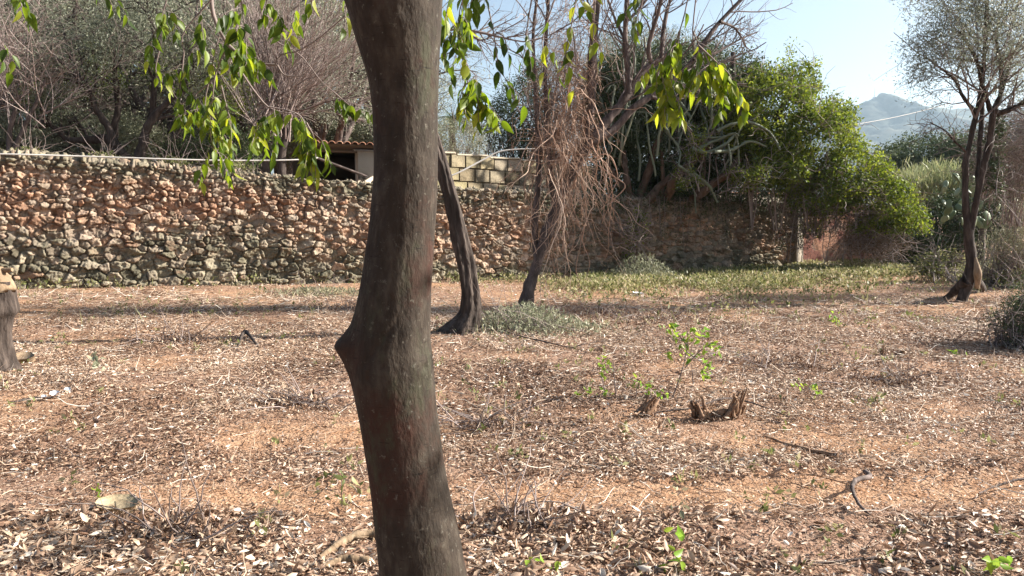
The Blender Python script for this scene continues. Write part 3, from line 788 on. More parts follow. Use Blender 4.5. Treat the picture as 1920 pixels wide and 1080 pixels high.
            tubes(br, np.stack([b_, b_ + pet], 1), np.full((m_, 2), 0.0009), 3, 0.9)
            ll = L * rng.uniform(0.7, 1.15, m_)
            a = np.clip(col0 - .05 + rng.normal(0, 0.28, m_), 0, 1)
            leaves(lf, b_ + pet, d, nr, ll, ll * rng.uniform(0.36, 0.48, m_), a, OVATE)
    # (depth, pixels of the twig, leaves, sub twigs, tone)
    S = [
     (2.9, [(20, -90), (40, -20), (58, 30)], 8, 1, 0.5), (3.2, [(-40, 30), (-10, 80), (18, 130)], 6, 1, 0.6), (3.6, [(190, -90), (200, -20), (212, 15)], 9, 2, 0.45),
     (3.5, [(360, -90), (372, -20), (380, 60), (385, 90)], 12, 2, 0.5), (3.3, [(440, -80), (452, 0), (460, 60), (462, 90)], 26, 4, 0.4),
     (3.4, [(480, -80), (500, -10), (492, 30)], 16, 3, 0.4), (3.5, [(330, -60), (300, 40), (285, 70), (280, 110)], 12, 2, 0.5),
     (3.6, [(420, 30), (405, 90), (395, 140), (400, 190)], 22, 3, 0.55), (3.7, [(400, 120), (385, 190), (395, 230), (410, 250)], 30, 5, 0.65),
     (3.7, [(400, 150), (350, 190), (330, 200), (345, 235)], 12, 2, 0.5), (3.6, [(415, 160), (425, 200), (432, 225)], 14, 3, 0.75), (3.7, [(300, 90), (292, 130), (300, 150)], 5, 1, 0.9),
     (3.6, [(395, 225), (395, 255), (405, 290)], 14, 3, 0.6), (3.4, [(450, 60), (465, 100), (470, 125)], 10, 2, 0.35), (3.5, [(510, 190), (515, 215), (520, 265)], 14, 3, 0.5),
     (3.3, [(505, 200), (560, 215), (575, 250), (585, 325)], 34, 6, 0.6), (3.3, [(575, 230), (590, 265), (592, 330)], 14, 2, 0.6), (3.5, [(560, 10), (552, 20), (560, 45)], 5, 1, 0.9),
     (3.5, [(490, 215), (475, 235), (480, 262)], 8, 2, 0.6), (3.4, [(560, -40), (580, 0), (590, -5)], 4, 1, 0.5), (3.6, [(345, 100), (340, 150), (335, 190)], 12, 2, 0.5),
     (2.8, [(656, -60), (650, 0), (645, 50)], 5, 1, 0.55), (3.2, [(625, 172), (640, 185), (658, 200)], 8, 1, 0.55),
     (2.9, [(860, -90), (850, -30), (838, 20), (836, 50)], 14, 2, 0.6), (3.0, [(880, -60), (870, -10), (862, 20), (858, 60)], 14, 2, 0.5), (3.1, [(905, -70), (898, -20), (910, 0)], 9, 2, 0.35),
     (3.0, [(838, 40), (832, 90), (836, 120)], 5, 1, 0.5), (3.1, [(858, 50), (862, 100), (878, 125), (872, 140)], 5, 1, 0.5),
     (3.1, [(872, 140), (882, 165), (895, 180), (897, 240)], 26, 4, 0.72), (3.1, [(878, 155), (868, 165), (862, 190)], 7, 1, 0.55), (3.1, [(895, 165), (905, 175), (912, 200)], 8, 1, 0.7),
     (3.2, [(900, -60), (925, 60), (932, 110), (940, 150)], 6, 1, 0.15), (3.2, [(930, 60), (945, 70), (952, 95)], 2, 0, 0.1), (3.2, [(1010, -80), (990, 40), (985, 85), (980, 110)], 6, 1, 0.2),
     (3.3, [(1090, -70), (1075, 30), (1062, 90), (1060, 130)], 7, 1, 0.85), (3.3, [(1075, 60), (1080, 120), (1078, 165)], 4, 1, 0.85), (3.3, [(1120, -70), (1115, 20), (1112, 80)], 4, 1, 0.75),
     (3.3, [(1215, -80), (1205, 0), (1195, 30), (1190, 45)], 9, 2, 0.25), (3.2, [(1060, -60), (1020, 60), (1018, 95), (1022, 130)], 4, 1, 0.5),
     (3.4, [(1300, -80), (1285, 20), (1262, 90), (1245, 120), (1238, 160)], 26, 4, 0.75), (3.4, [(1262, 90), (1258, 140), (1262, 185), (1262, 215)], 30, 4, 0.8), (3.4, [(1245, 115), (1232, 140), (1232, 165)], 8, 1, 0.75),
     (3.4, [(1300, 60), (1310, 90), (1300, 120), (1302, 130)], 18, 3, 0.4), (3.4, [(1310, 85), (1345, 118), (1368, 140), (1372, 160)], 24, 3, 0.78), (3.4, [(1320, 100), (1335, 130), (1340, 150)], 14, 2, 0.75), (3.4, [(1275, 60), (1270, 90), (1275, 110)], 8, 1, 0.6),
    ]
    hang = [(1300, -80), (1285, 20)]
    for (D, px, n, sub, tone) in S:
        pts = [W(a_, b_, D) for a_, b_ in px]
        spray(pts, n, 0.072, 0.0036, 0.05, sub, None, tone)
        if px[0][1] < -20:      # reaches the scaffold above
            p0 = pts[0]; src = Lp if px[0][0] < 740 else Rp
            k_ = 6 + int(rng.integers(0, 7))
            far_branch(src[k_], p0, 0.016, 0.0032)
    # the long crooked branch that comes down in front of the wood
    cb = [(396, -110), (396, 0), (404, 40), (418, 68), (430, 86), (458, 108), (480, 118), (520, 122)]
    P = [W(a_, b_, 3.55) for a_, b_ in cb]; limb(br, P, [0.012, 0.010, 0.009, 0.008, 0.008, 0.007, 0.006, 0.005], 30, 7, 0.05, rng)
    far_branch(Lp[9], P[0], 0.02, 0.012)
    limb(br, [W(a_, b_, 3.55) for a_, b_ in ((520, 122), (530, 138), (545, 143), (572, 143))], [0.005, 0.004, 0.003, 0.0015], 10, 6, 0.06, rng)
    limb(br, [W(a_, b_, 3.6) for a_, b_ in ((432, 90), (450, 130), (480, 175), (510, 205), (560, 215))], [0.006, 0.005, 0.004, 0.004, 0.002], 14, 5, 0.06, rng)
    limb(br, [W(a_, b_, 3.6) for a_, b_ in ((430, 86), (415, 110), (402, 150), (396, 225))], [0.005, 0.004, 0.004, 0.002], 12, 5, 0.06, rng)
    limb(br, [W(a_, b_, 3.4) for a_, b_ in ((647, 30), (600, 70), (560, 95), (520, 110), (505, 190))], [0.004, 0.003, 0.003, 0.003, 0.002], 14, 5, 0.06, rng)
    limb(br, [W(a_, b_, 3.5) for a_, b_ in ((396, 0), (345, 60), (345, 100))], [0.004, 0.003, 0.002], 8, 5, 0.06, rng)
    limb(br, [W(a_, b_, 3.7) for a_, b_ in ((480, -60), (500, 60), (560, 100), (600, 150), (625, 172))], [0.004, 0.003, 0.003, 0.002, 0.002], 12, 5, 0.06, rng)
    # crown above the frame
    for src in (Lp, Rp):
        P1, R1 = kids(rng, src[None, 8:], np.linspace(0.05, 0.02, len(src) - 8)[None], 12, 0.1, 1, 1.0, 0.85, 0.5, 8, 0.2, (0, 0, 0.03))
        tubes(br, P1, R1, 6, 0.5)
        P2, R2 = kids(rng, P1, R1, 6, 0.3, 1, 0.9, 0.55, 0.5, 7, 0.25, (0, 0, -0.06)); 
        keep = (P2[:, :, 2].min(1) > 2.62 + 0.22 * np.maximum(P2[:, :, 1].max(1) - 2.0, 0)); P2 = P2[keep]; R2 = R2[keep]
        tubes(br, P2, R2, 4, 0.5)
        c = P2[:, 3:].reshape(-1, 3); c = np.repeat(c, 3, 0)
        c = c + rng.normal(0, 0.03, c.shape); c = c[c[:, 2] > 2.7 + 0.25 * np.maximum(c[:, 1] - 2.0, 0)]
        d = rng.normal(0, 0.5, c.shape) + [0, 0, -0.8]; ll = 0.085 * rng.uniform(0.7, 1.2, len(c))
        leaves(lf, c, d, rng.normal(0, 1, c.shape), ll, ll * 0.5, np.clip(rng.normal(0.5, 0.2, len(c)), 0, 1), OVATE)
    hb = bez([Rp[8], [0.9, 2.9, 3.2], [2.0, 3.8, 3.35], [3.2, 4.3, 3.5], [4.2, 4.4, 3.7]], 26); tubes(br, hb, np.linspace(0.035, 0.008, 26), 7, 0.5)  # long branch added above the view to dapple the ground at bottom left
    P1, R1 = kids(rng, hb[None, 8:], np.linspace(0.025, 0.01, 18)[None], 26, 0.1, 1, 0.9, 0.32, 0.5, 7, 0.2, (0, 0, 0.02)); P1[:, :, 2] = np.maximum(P1[:, :, 2], 1.8 + .279 * P1[:, :, 1]); tubes(br, P1, R1, 4, 0.5)
    c = np.repeat(P1[:, 2:].reshape(-1, 3), 4, 0); c = c + rng.normal(0, 0.06, c.shape); c = c[c[:, 2] > 1.75 + 0.279 * c[:, 1]]; ll = 0.085 * rng.uniform(0.7, 1.2, len(c))
    leaves(lf, c, rng.normal(0, 0.5, c.shape) + [0, 0, -0.6], rng.normal(0, 1, c.shape), ll, ll * 0.5, np.clip(rng.normal(0.5, 0.2, len(c)), 0, 1), OVATE)
    br.build('branches', M['twig_grey'], root, smooth=True)
    lf.build('leaves', M['leaf_main'], root, smooth=True)
main_tree()

# ------------------------------------------------------------------ generic leafy tree builder
def leafy_tree(rng, root, base, stems, bark, leafm, lv=(7, 6), leafL=0.06, asp=0.25, per=5, spread=0.09, ang=0.8, lr=0.6, trop=(0, 0, 0.02), k=8, tone=0.5, rough=0.08, dbias=(0, 0, 0), crown='crown', twig=None, t0=0.45):
    mb = MB(); lf = MB(); tw = MB() if twig else mb
    tips = []
    for pts, rad in stems:
        P, R = limb(mb, pts, rad, 22, k, rough, rng)
        P1, R1 = kids(rng, P[None], R[None], lv[0], t0, 1.0, ang, lr, 0.5, 8, 0.18, trop)
        tubes(mb, P1, R1, 5, 0.5)
        P2, R2 = kids(rng, P1, R1, lv[1], 0.25, 1, ang, 0.6, 0.55, 7, 0.22, trop)
        tubes(tw, P2, R2, 4, rng.uniform(0, 1, len(P2)))
        P3, R3 = kids(rng, P2, R2, 4, 0.25, 1, 0.7, 0.6, 0.6, 5, 0.2, trop)
        tubes(tw, P3, np.maximum(R3, 0.002), 3, rng.uniform(0, 1, len(P3)))
        tips += [P2[:, 3:].reshape(-1, 3), P3[:, 1:].reshape(-1, 3)]
    mb.build('trunk', bark, root, smooth=True)
    if twig: tw.build('twigs', twig, root)
    if per:
        C = np.vstack(tips); cloud(lf, rng, C, per, spread, leafL, asp, dbias, cl=0.6, base=tone)
        lf.build(crown, leafm, root)

# orchard neighbour on the right, outside the frame: dapples the big trunk
rng = np.random.default_rng(44)
b_ = np.array([5.2, 3.3, 0]); t = thing('shade_tree', b_, 'leafy young orchard tree out to the right that dapples the big foreground trunk', 'tree')
leafy_tree(rng, t, b_, [([b_, b_ + [0.05, 0, 1.3], b_ + [-0.3, -0.1, 2.4], b_ + [-0.7, -0.2, 3.6]], [0.09, 0.07, 0.05, 0.02]), ([b_ + [0, 0, 1.2], b_ + [0.4, 0.1, 2.2], b_ + [0.9, 0.2, 3.6]], [0.06, 0.045, 0.015])],
           M['smooth_bark'], M['leaf_main'], (5, 4), 0.085, 0.5, 1, 0.05, lr=0.45, trop=(0, 0, 0.05))

for n_, (ox_, oy_, sc_) in enumerate(((-3.2, -2.6, 1.15), (0.9, -3.4, 1.3), (4.6, -1.9, 1.2), (-6.8, -1.2, 1.2), (-1.2, -7.0, 1.4), (3.2, -6.6, 1.4))):  # unseen copies added behind the camera to block sky light from the trunk
    dup(t, (ox_, oy_, 0), n_ * 1.1 + .4, sc_, 'unseen tree added behind the camera to keep sky light off the big trunk, number %s' % ('one', 'two', 'three', 'four', 'five', 'six')[n_])
# ------------------------------------------------------------------ second trunk (leaning, fissured)
def leaning_tree():
    rng = np.random.default_rng(9); D = 10.5; s = D / FPX
    px = [(862, 640, 36), (868, 615, 28), (880, 585, 19), (881, 550, 17), (874, 500, 15.5), (863, 450, 14.5), (850, 390, 13.5), (835, 335, 13), (820, 285, 13), (798, 220, 13), (780, 130, 13), (772, 40, 12), (768, -40, 11)]
    P = np.array([W(a_, b_, D) for a_, b_, r in px]); R = np.array([r * s for a_, b_, r in px])
    root = thing('olive_tree', (P[0][0], D, 0), 'dark fissured olive trunk leaning behind the big foreground trunk', 'tree')
    n = 150; K = 56; C = bez(P, n); RR = np.interp(np.linspace(0, 1, n), np.linspace(0, 1, len(R)), R)
    th = np.linspace(0, 2 * math.pi, K, endpoint=False); TH, I = np.meshgrid(th, np.arange(n))
    zc = C[:, 2][:, None]
    flute = 1 + 0.12 * (np.abs((fbm(np.cos(TH) * 4 + 8, zc * 7 + np.sin(TH) * 4, 3, 15) - .5)) * -6 + .6) * .6 + 0.16 * np.sin(TH * 3 + zc * 2.2) * np.clip(1.3 - zc / 2.0, 0.25, 1) + 0.10 * np.sin(TH * 7 - zc * 3) + 0.22 * (fbm(np.cos(TH) * 2.5 + 4, zc * 3 + np.sin(TH) * 2.5, 4, 5) - .5)
    flare = np.clip((0.35 - zc) / 0.35, 0, 1) ** 1.5 * (0.5 * np.cos(TH - math.pi) ** 2 * (np.cos(TH - math.pi) > 0) + 0.15)
    r = RR[:, None] * (flute + flare)
    V = np.stack([C[:, 0][:, None] + r * np.cos(TH), C[:, 1][:, None] + r * np.sin(TH), zc + 0 * r], -1)
    i, j = np.meshgrid(np.arange(K), np.arange(n - 1)); i2 = (i + 1) % K
    mb = MB(); mb.add(V.reshape(-1, 3), np.stack([j * K + i, j * K + i2, (j + 1) * K + i2, (j + 1) * K + i], -1).reshape(-1, 4))
    top = C[-1]
    lf = MB(); tw = MB()
    for q, (dx, dy, dz, L) in enumerate(((-0.8, 0.2, 1, 2.2), (0.3, 0.3, 1, 2.0), (0.9, -0.1, 0.6, 2.3), (-0.2, 0.6, 1.2, 2))):
        d = unit(np.array([dx, dy, dz])); Q, Rq = limb(mb, [top, top + d * L * 0.5 + [0, 0, 0.1], top + d * L], [0.08, 0.05, 0.02], 12, 7, 0.08, rng)
        P1, R1 = kids(rng, Q[None], Rq[None], 9, 0.2, 1, 0.9, 0.6, 0.5, 8, 0.2); tubes(tw, P1, R1, 5, .4)
        P2, R2 = kids(rng, P1, R1, 6, 0.2, 1, 0.9, 0.55, 0.5, 6, 0.2); tubes(tw, P2, R2, 3, .4)
        cloud(lf, rng, P2[:, 2:].reshape(-1, 3), 4, 0.06, 0.06, 0.25, cl=.5)
    # bare limbs crossing the sky right of the big trunk
    for pts, r0 in (([(800, 60), (860, 55), (905, 62), (940, 70), (990, 78), (1050, 58)], 0.024), ([(870, 60), (900, 75), (925, 66), (975, 40), (990, 25)], 0.014), ([(950, 70), (1000, 60), (1050, 20)], 0.010), ([(845, 60), (858, 95), (880, 130), (905, 150)], 0.010), ([(800, 110), (840, 70), (880, 30), (900, 0)], 0.008)):
        Q, Rq = limb(tw, [W(a_, b_, D + 0.1) for a_, b_ in pts], [r0, r0 * 0.3], 14, 5, 0.1, rng)
        P1, R1 = kids(rng, Q[None], Rq[None], 16, 0.1, 1, 0.8, 0.35, 0.6, 7, 0.15, (0.03, 0, 0.0)); tubes(tw, P1, np.maximum(R1, .0025), 3, .4)
        P2, R2 = kids(rng, P1, R1, 4, 0.2, 1, 0.7, 0.5, 0.6, 5, 0.15); tubes(tw, P2, np.maximum(R2, .002), 3, .4)
    mb.build('trunk', M['rough_bark'], root, smooth=True); tw.build('branches', M['twig_grey'], root); lf.build('crown', M['leaf_olive'], root)
leaning_tree()

# ------------------------------------------------------------------ vine clad tree in the middle
def vine_tree():
    rng = np.random.default_rng(19); D = 13.6; s = D / FPX
    b_ = G(985, 577); root = thing('almond_tree', b_, 'slender bare tree leaning right, hung with dry brown vines', 'tree')
    mb = MB(); tw = MB()
    specs = [
     ([(985, 580, 15), (992, 540, 12), (1005, 500, 11), (1022, 450, 11), (1040, 400, 11), (1060, 350, 11), (1085, 300, 12), (1108, 262, 12)], 0),
     ([(1108, 262, 11), (1140, 225, 9), (1175, 180, 8), (1200, 140, 7), (1228, 118, 6), (1262, 95, 4.5)], .4),
     ([(1110, 264, 9), (1150, 243, 8), (1185, 205, 7), (1222, 180, 6), (1262, 150, 5), (1300, 112, 4), (1322, 78, 5), (1350, 40, 4), (1400, -10, 3), (1450, -60, 2)], .8),
     ([(1180, 175, 6), (1177, 130, 5.5), (1172, 70, 5), (1176, 0, 4.5), (1180, -80, 3)], 0),
     ([(1222, 120, 4.5), (1216, 90, 4), (1226, 50, 3.5), (1240, 0, 3), (1250, -60, 2)], -.3),
     ([(1240, 110, 4), (1244, 60, 4), (1256, 0, 3.2), (1280, -60, 2)], .3),
     ([(1100, 268, 10), (1108, 200, 8), (1110, 120, 9), (1116, 40, 7), (1130, -60, 5)], 0),
     ([(1172, 75, 3), (1155, 40, 2.5), (1140, 0, 2)], .2),
     ([(1176, 40, 3), (1200, 15, 2.5), (1235, -30, 2)], .2),
     ([(1005, 500, 5), (1003, 420, 6), (1010, 330, 6), (1008, 240, 5), (1003, 150, 4), (1000, 60, 3), (1012, -40, 2.5)], .2),
     ([(1040, 400, 5), (1030, 300, 5), (1024, 200, 4.5), (1022, 110, 3.5), (1028, 0, 3), (1030, -60, 2)], -.2),
     ([(1222, 182, 3.5), (1260, 190, 3), (1300, 165, 2.4), (1340, 130, 2), (1390, 100, 1.3)], .5),
     ([(1300, 112, 3), (1340, 100, 2.4), (1385, 75, 1.6), (1420, 60, 1.2)], .9),
     ([(1350, 40, 3), (1380, 55, 2), (1400, 90, 1.5)], .9),
    ]
    for q, (pts, dd) in enumerate(specs):
        n = len(pts); P = [W(a_, c_, D + dd * k / max(n - 1, 1) + (0.0 if q else 0)) for k, (a_, c_, r) in enumerate(pts)]
        if q == 0: P[0][2] = b_[2] - 0.05
        Q, Rq = limb(mb, P, [r * s for a_, c_, r in pts], 26, 9, 0.07, rng)
        if q in (0,): continue
        m_ = 14 if q in (1, 2, 3, 4, 5, 11, 12, 13) else 7
        P1, R1 = kids(rng, Q[None], Rq[None], m_, 0.25, 1, 0.75, 0.33, 0.5, 8, 0.12, (0.02, 0, 0.05)); tubes(tw, P1, np.clip(R1, .003, .012), 4, rng.uniform(0, .6, len(P1)))
        P2, R2 = kids(rng, P1, R1, 6, 0.2, 1, 0.6, 0.6, 0.6, 6, 0.1, (0, 0, 0.04)); tubes(tw, P2, np.clip(R2, .0025, .006), 3, rng.uniform(0, .6, len(P2)))
    mb.build('trunk', M['grey_bark'], root, smooth=True); tw.build('branches', M['twig_grey'], root)
    # the dead climber: thick stems, a tangle and hanging strands
    vb = MB(); vt = MB()
    r2 = thing('dead_climber', W(1060, 300, D), 'mass of dry reddish brown vines hanging from the leaning bare tree', 'vine')
    N = 80
    a0 = rng.normal(1062, 30, N); y0 = rng.uniform(150, 345, N); st = np.array([W(a_, c_, D + rng.normal(-0.1, 0.25)) for a_, c_ in zip(a0, y0)])
    P, R = grow(rng, st, rng.normal(0, 0.25, (N, 3)) + [0.05, 0, -1], rng.uniform(0.8, 2.6, N), rng.uniform(0.005, 0.011, N), 22, 0.2, (0, 0, -0.10), 0.4)
    P[:, :, 2] = np.maximum(P[:, :, 2], 0.1); tubes(vb, P, R, 5, rng.uniform(0.2, 1, N))
    k1, q1 = kids(rng, P, R, 4, 0.2, 1, 0.9, 0.35, 0.6, 9, 0.35, (0, 0, -0.12)); tubes(vt, k1, np.clip(q1, .0028, .005), 3, rng.uniform(0, 1, len(k1)))
    # big arching loops at the right of the trunk
    for pts in ([(1100, 300), (1140, 290), (1158, 330), (1140, 372), (1125, 400)], [(1105, 300), (1150, 330), (1172, 350), (1146, 380), (1128, 420)], [(1080, 330), (1072, 380), (1090, 440), (1080, 500), (1085, 525)],
                [(1090, 340), (1100, 400), (1092, 450), (1105, 490), (1098, 525)], [(1005, 360), (990, 400), (984, 430), (992, 455)], [(1010, 350), (1040, 300), (1080, 290), (1130, 300), (1160, 350)], [(1055, 470), (1060, 400), (1052, 340), (1060, 290)]):
        limb(vb, [W(a_, c_, D - 0.1) for a_, c_ in pts], [0.012, 0.006], 24, 5, 0.3, rng)
    # dense upper tangle
    N = 400
    a0 = rng.normal(1062, 32, N); y0 = rng.uniform(-40, 300, N); a0 = a0 + (150 - y0) * 0.12
    st = np.array([W(a_, c_, D + rng.normal(0, 0.28)) for a_, c_ in zip(a0, y0)])
    P, R = grow(rng, st, rng.normal(0, 0.7, (N, 3)) + [0, 0, -0.6], rng.uniform(0.4, 1.5, N), rng.uniform(0.003, 0.007, N), 14, 0.38, (0, 0, -0.10), 0.5); tubes(vt, P, R, 3, rng.uniform(0, 1, N))
    # dry frizz in the tangle
    cen = np.array([W(a_, c_, D + rng.normal(0, 0.2)) for a_, c_ in zip(rng.normal(1060, 24, 600), rng.choice([100, 150, 200, 240, 280], 600) + rng.normal(0, 22, 600))])
    N = len(cen) * 6; c = np.repeat(cen, 6, 0) + rng.normal(0, 0.05, (N, 3))
    P, R = grow(rng, c, rng.normal(0, 1, (N, 3)), rng.uniform(0.12, 0.3, N), np.full(N, 0.0022), 5, 0.5); tubes(vt, P, R, 3, rng.uniform(0.3, 1, N))
    vb.build('stem', M['dry_vine'], r2); vt.build('tangle', M['dry_vine'], r2)
vine_tree()

# ------------------------------------------------------------------ right hand olive with the cut scar
def right_tree():
    rng = np.random.default_rng(29); D = 14.3; s = D / FPX
    b_ = G(1800, 560); root = thing('olive_tree', b_, 'olive tree with dark forked trunk and pale sawn scar at the right', 'tree')
    mb = MB(); tw = MB(); lf = MB()
    specs = [
     ([(1800, 560, 15), (1815, 530, 15), (1822, 495, 14), (1817, 450, 13), (1812, 400, 9), (1810, 350, 8), (1812, 300, 7.5), (1822, 255, 7), (1830, 215, 6.5), (1840, 170, 6), (1846, 100, 5), (1850, 20, 5), (1850, -60, 3)], 0),
     ([(1818, 440, 9), (1830, 380, 8), (1842, 320, 8), (1855, 270, 9), (1860, 225, 8), (1868, 205, 7)], -.3),
     ([(1864, 215, 8), (1895, 205, 6), (1925, 188, 5), (1960, 165, 3)], -.5), ([(1862, 210, 8), (1878, 170, 6), (1876, 120, 5), (1868, 60, 3), (1890, 0, 2)], .4),
     ([(1832, 340, 5), (1838, 260, 6), (1842, 200, 5.5), (1838, 170, 4)], .4), ([(1858, 210, 6), (1842, 160, 5), (1830, 110, 4), (1800, 60, 3)], -.4),
     ([(1832, 215, 5), (1805, 180, 4), (1790, 150, 3), (1760, 125, 2)], -.3), ([(1812, 285, 3.5), (1790, 265, 2.6), (1772, 245, 2), (1745, 230, 1.3)], -.2),
     ([(1875, 50, 4), (1890, 30, 3), (1925, -10, 3), (1960, -50, 2)], .2), ([(1880, 170, 3), (1905, 90, 3), (1940, 60, 2)], .3),
    ]
    for q, (pts, dd) in enumerate(specs):
        n = len(pts); P = [W(a_, c_, D + dd * k / max(n - 1, 1)) for k, (a_, c_, r) in enumerate(pts)]
        if q == 0: P[0][2] = b_[2] - 0.1
        Q, Rq = limb(mb, P, [r * s * .74 for a_, c_, r in pts], 30, 10, 0.08, rng)
        if q == 0: P1, R1 = kids(rng, Q[None, 15:], Rq[None, 15:], 22, 0.2, 1, 0.9, 0.5, 0.4, 8, 0.18, (-0.02, 0, 0.03))
        elif q in (1, 4): continue
        else: P1, R1 = kids(rng, Q[None], Rq[None], 12, 0.2, 1, 0.9, 0.75, 0.4, 8, 0.18, (-0.01, 0, 0.03))
        R1 = np.clip(R1, .004, .02); tubes(tw, P1, R1, 4, .4)
        P2, R2 = kids(rng, P1, R1, 6, 0.2, 1, 0.8, 0.6, 0.5, 6, 0.2); tubes(tw, P2, np.clip(R2, .003, .01), 3, .4)
        if q == 7: continue
        C = P2[:, 1:].reshape(-1, 3); C = C[C[:, 2] > W(0, 215, D)[2]]
        cloud(lf, rng, C, 4, 0.07, 0.055, 0.24, cl=.6, base=.55)
    # dense round clumps of the crown
    E = [PE(1840, 60, D, 75, 60, .9), PE(1790, 90, D - .3, 55, 45, .7), PE(1850, 130, D + .4, 60, 45, .7), PE(1750, 40, D, 40, 40, .5), PE(1800, -20, D, 100, 50, 1.2), PE(1865, 10, D + .2, 45, 60, .7)]
    E += [PE(1735, 90, D, 38, 30, .5), PE(1720, 140, D, 25, 16, .4), PE(1900, 120, D, 40, 40, .6)]
    C = blob(rng, E, 900, 0.1); cloud(lf, rng, C, 24, 0.12, 0.055, 0.26, cl=.6, base=.8)
    P, R = grow(rng, C[::2], rng.normal(0, 1, (len(C[::2]), 3)), np.full(len(C[::2]), 0.4), np.full(len(C[::2]), 0.005), 5, .3); tubes(tw, P, R, 3, .4)
    mb.build('trunk', M['rough_bark'], root, smooth=True); tw.build('branches', M['twig_grey'], root); lf.build('crown', M['leaf_olive'], root)
    sc_ = MB(); limb(sc_, [W(1832, 540, D - .12), W(1833, 512, D - .2), W(1829, 483, D - .13)], [.04, .075, .02], 10, 10, 0.03, rng); sc_.build('cut_scar', M['pale_wood'], root, smooth=True)
    f = MB(); limb(f, [W(1822, 500, D), G(1838, 545) + [0, -.1, 0]], [.07, .08], 8, 10, .1, rng); limb(f, [W(1812, 525, D - .1), G(1775, 562)], [.10, .07], 8, 10, .1, rng); f.build('root_flare', M['dark_bark'], root, smooth=True)
right_tree()

# ------------------------------------------------------------------ bushes
def bush(name, label, cat, ells, n, per, spread, leafL, asp, mt, seed, tone=0.5, shell=0.5, twigm=None, group=None, twigs=200, flat=0.3, dbias=(0, 0, 0), basez=None, cl=0.6, tw_r=0.006, tw_L=1.0, tang=160):
    rng = np.random.default_rng(seed)
    cs = np.array([c for c, r in ells]); lo = min((c[2] - r[2]) for c, r in ells) if basez is None else basez
    base = np.array([cs[:, 0].mean(), cs[:, 1].mean(), lo])
    root = thing(name, base, label, cat, group)
    C = blob(rng, ells, n, shell); C = C[C[:, 2] > lo]
    lf = MB(); cloud(lf, rng, C, per, spread, leafL, asp, dbias, flat, cl, tone); lf.build('foliage', mt, root)
    tw = MB(); st = base + rng.normal(0, 1, (twigs, 3)) * [cs[:, 0].std() + 0.25, 0.3, 0.02]
    tg = C[rng.integers(0, len(C), twigs)]; f = np.linspace(0, 1, 7)[None, :, None]
    near_ = np.argmin(np.abs(tg[:, None, 0] - st[None, :, 0]) + rng.uniform(0, 1.5, (twigs, twigs)), 1); st = st[near_]
    P = st[:, None] * (1 - f) + tg[:, None] * f + rng.normal(0, 0.05, (twigs, 7, 3)) * np.sin(np.pi * f)
    P[:, :, 2] += 0.25 * np.sin(np.pi * f[:, :, 0]) * np.linalg.norm(tg - st, axis=1)[:, None] * 0.3
    k_ = rng.integers(0, len(C), tang); P_, R_ = grow(rng, C[k_], rng.normal(0, 1, (tang, 3)) + [0, 0, .3], rng.uniform(.4, 1.1, tang), np.full(tang, tw_r * 1.2), 7, .25)
    tubes(tw, P_, R_, 4, rng.uniform(0, 1, tang))
    tubes(tw, P, np.repeat(np.linspace(2.5, 0.6, 7)[None] * tw_r, twigs, 0), 4, rng.uniform(0, 1, twigs)); tw.build('stems', twigm or M['twig_grey'], root)
    return root
# bright bush right of centre
bush('green_bush', 'large bright green bush spilling over the right end of the stone wall', 'bush',
     [PE(1700, 430, 21.7, 42, 42), PE(1640, 440, 22, 50, 34), PE(1390, 215, 22.3, 70, 70), PE(1450, 220, 22, 85, 85), PE(1530, 260, 22, 75, 75), PE(1600, 330, 22, 65, 60), PE(1672, 395, 22, 52, 52), PE(1450, 320, 22, 80, 36), PE(1545, 365, 22, 70, 40), PE(1495, 155, 22.6, 40, 40), PE(1570, 230, 22.3, 35, 35), PE(1640, 330, 22, 35, 30), PE(1420, 150, 22.8, 35, 25)],
     1900, 26, 0.105, 0.095, 0.55, M['leaf_bush'], 101, 0.55, 0.45, M['twig_red'], twigs=30, basez=1.2, tw_r=0.008, tang=700)
bush('dry_bush', 'brown dry twiggy underside of growth hanging in front of the red wall', 'bush',
     [PE(1500, 330, 22.0, 50, 45, .7), PE(1560, 370, 21.9, 60, 60, .8), PE(1625, 410, 21.9, 55, 60, .7), PE(1660, 450, 21.9, 50, 40, .6), PE(1480, 400, 22.3, 30, 50, .4), PE(1590, 440, 22.2, 40, 40, .4), PE(1500, 440, 22.0, 35, 35, .5), PE(1640, 465, 22, 60, 30, .4)],
     750, 16, 0.12, 0.055, 0.4, mat_attr('leaf_brown', [(0.045, 0.03, 0.02), (0.12, 0.075, 0.05), (0.22, 0.16, 0.08)], 0.7, 0.2), 131, 0.45, 0.1, M['twig_grey'], twigs=14, basez=0.3, tw_r=0.005, tang=1100)
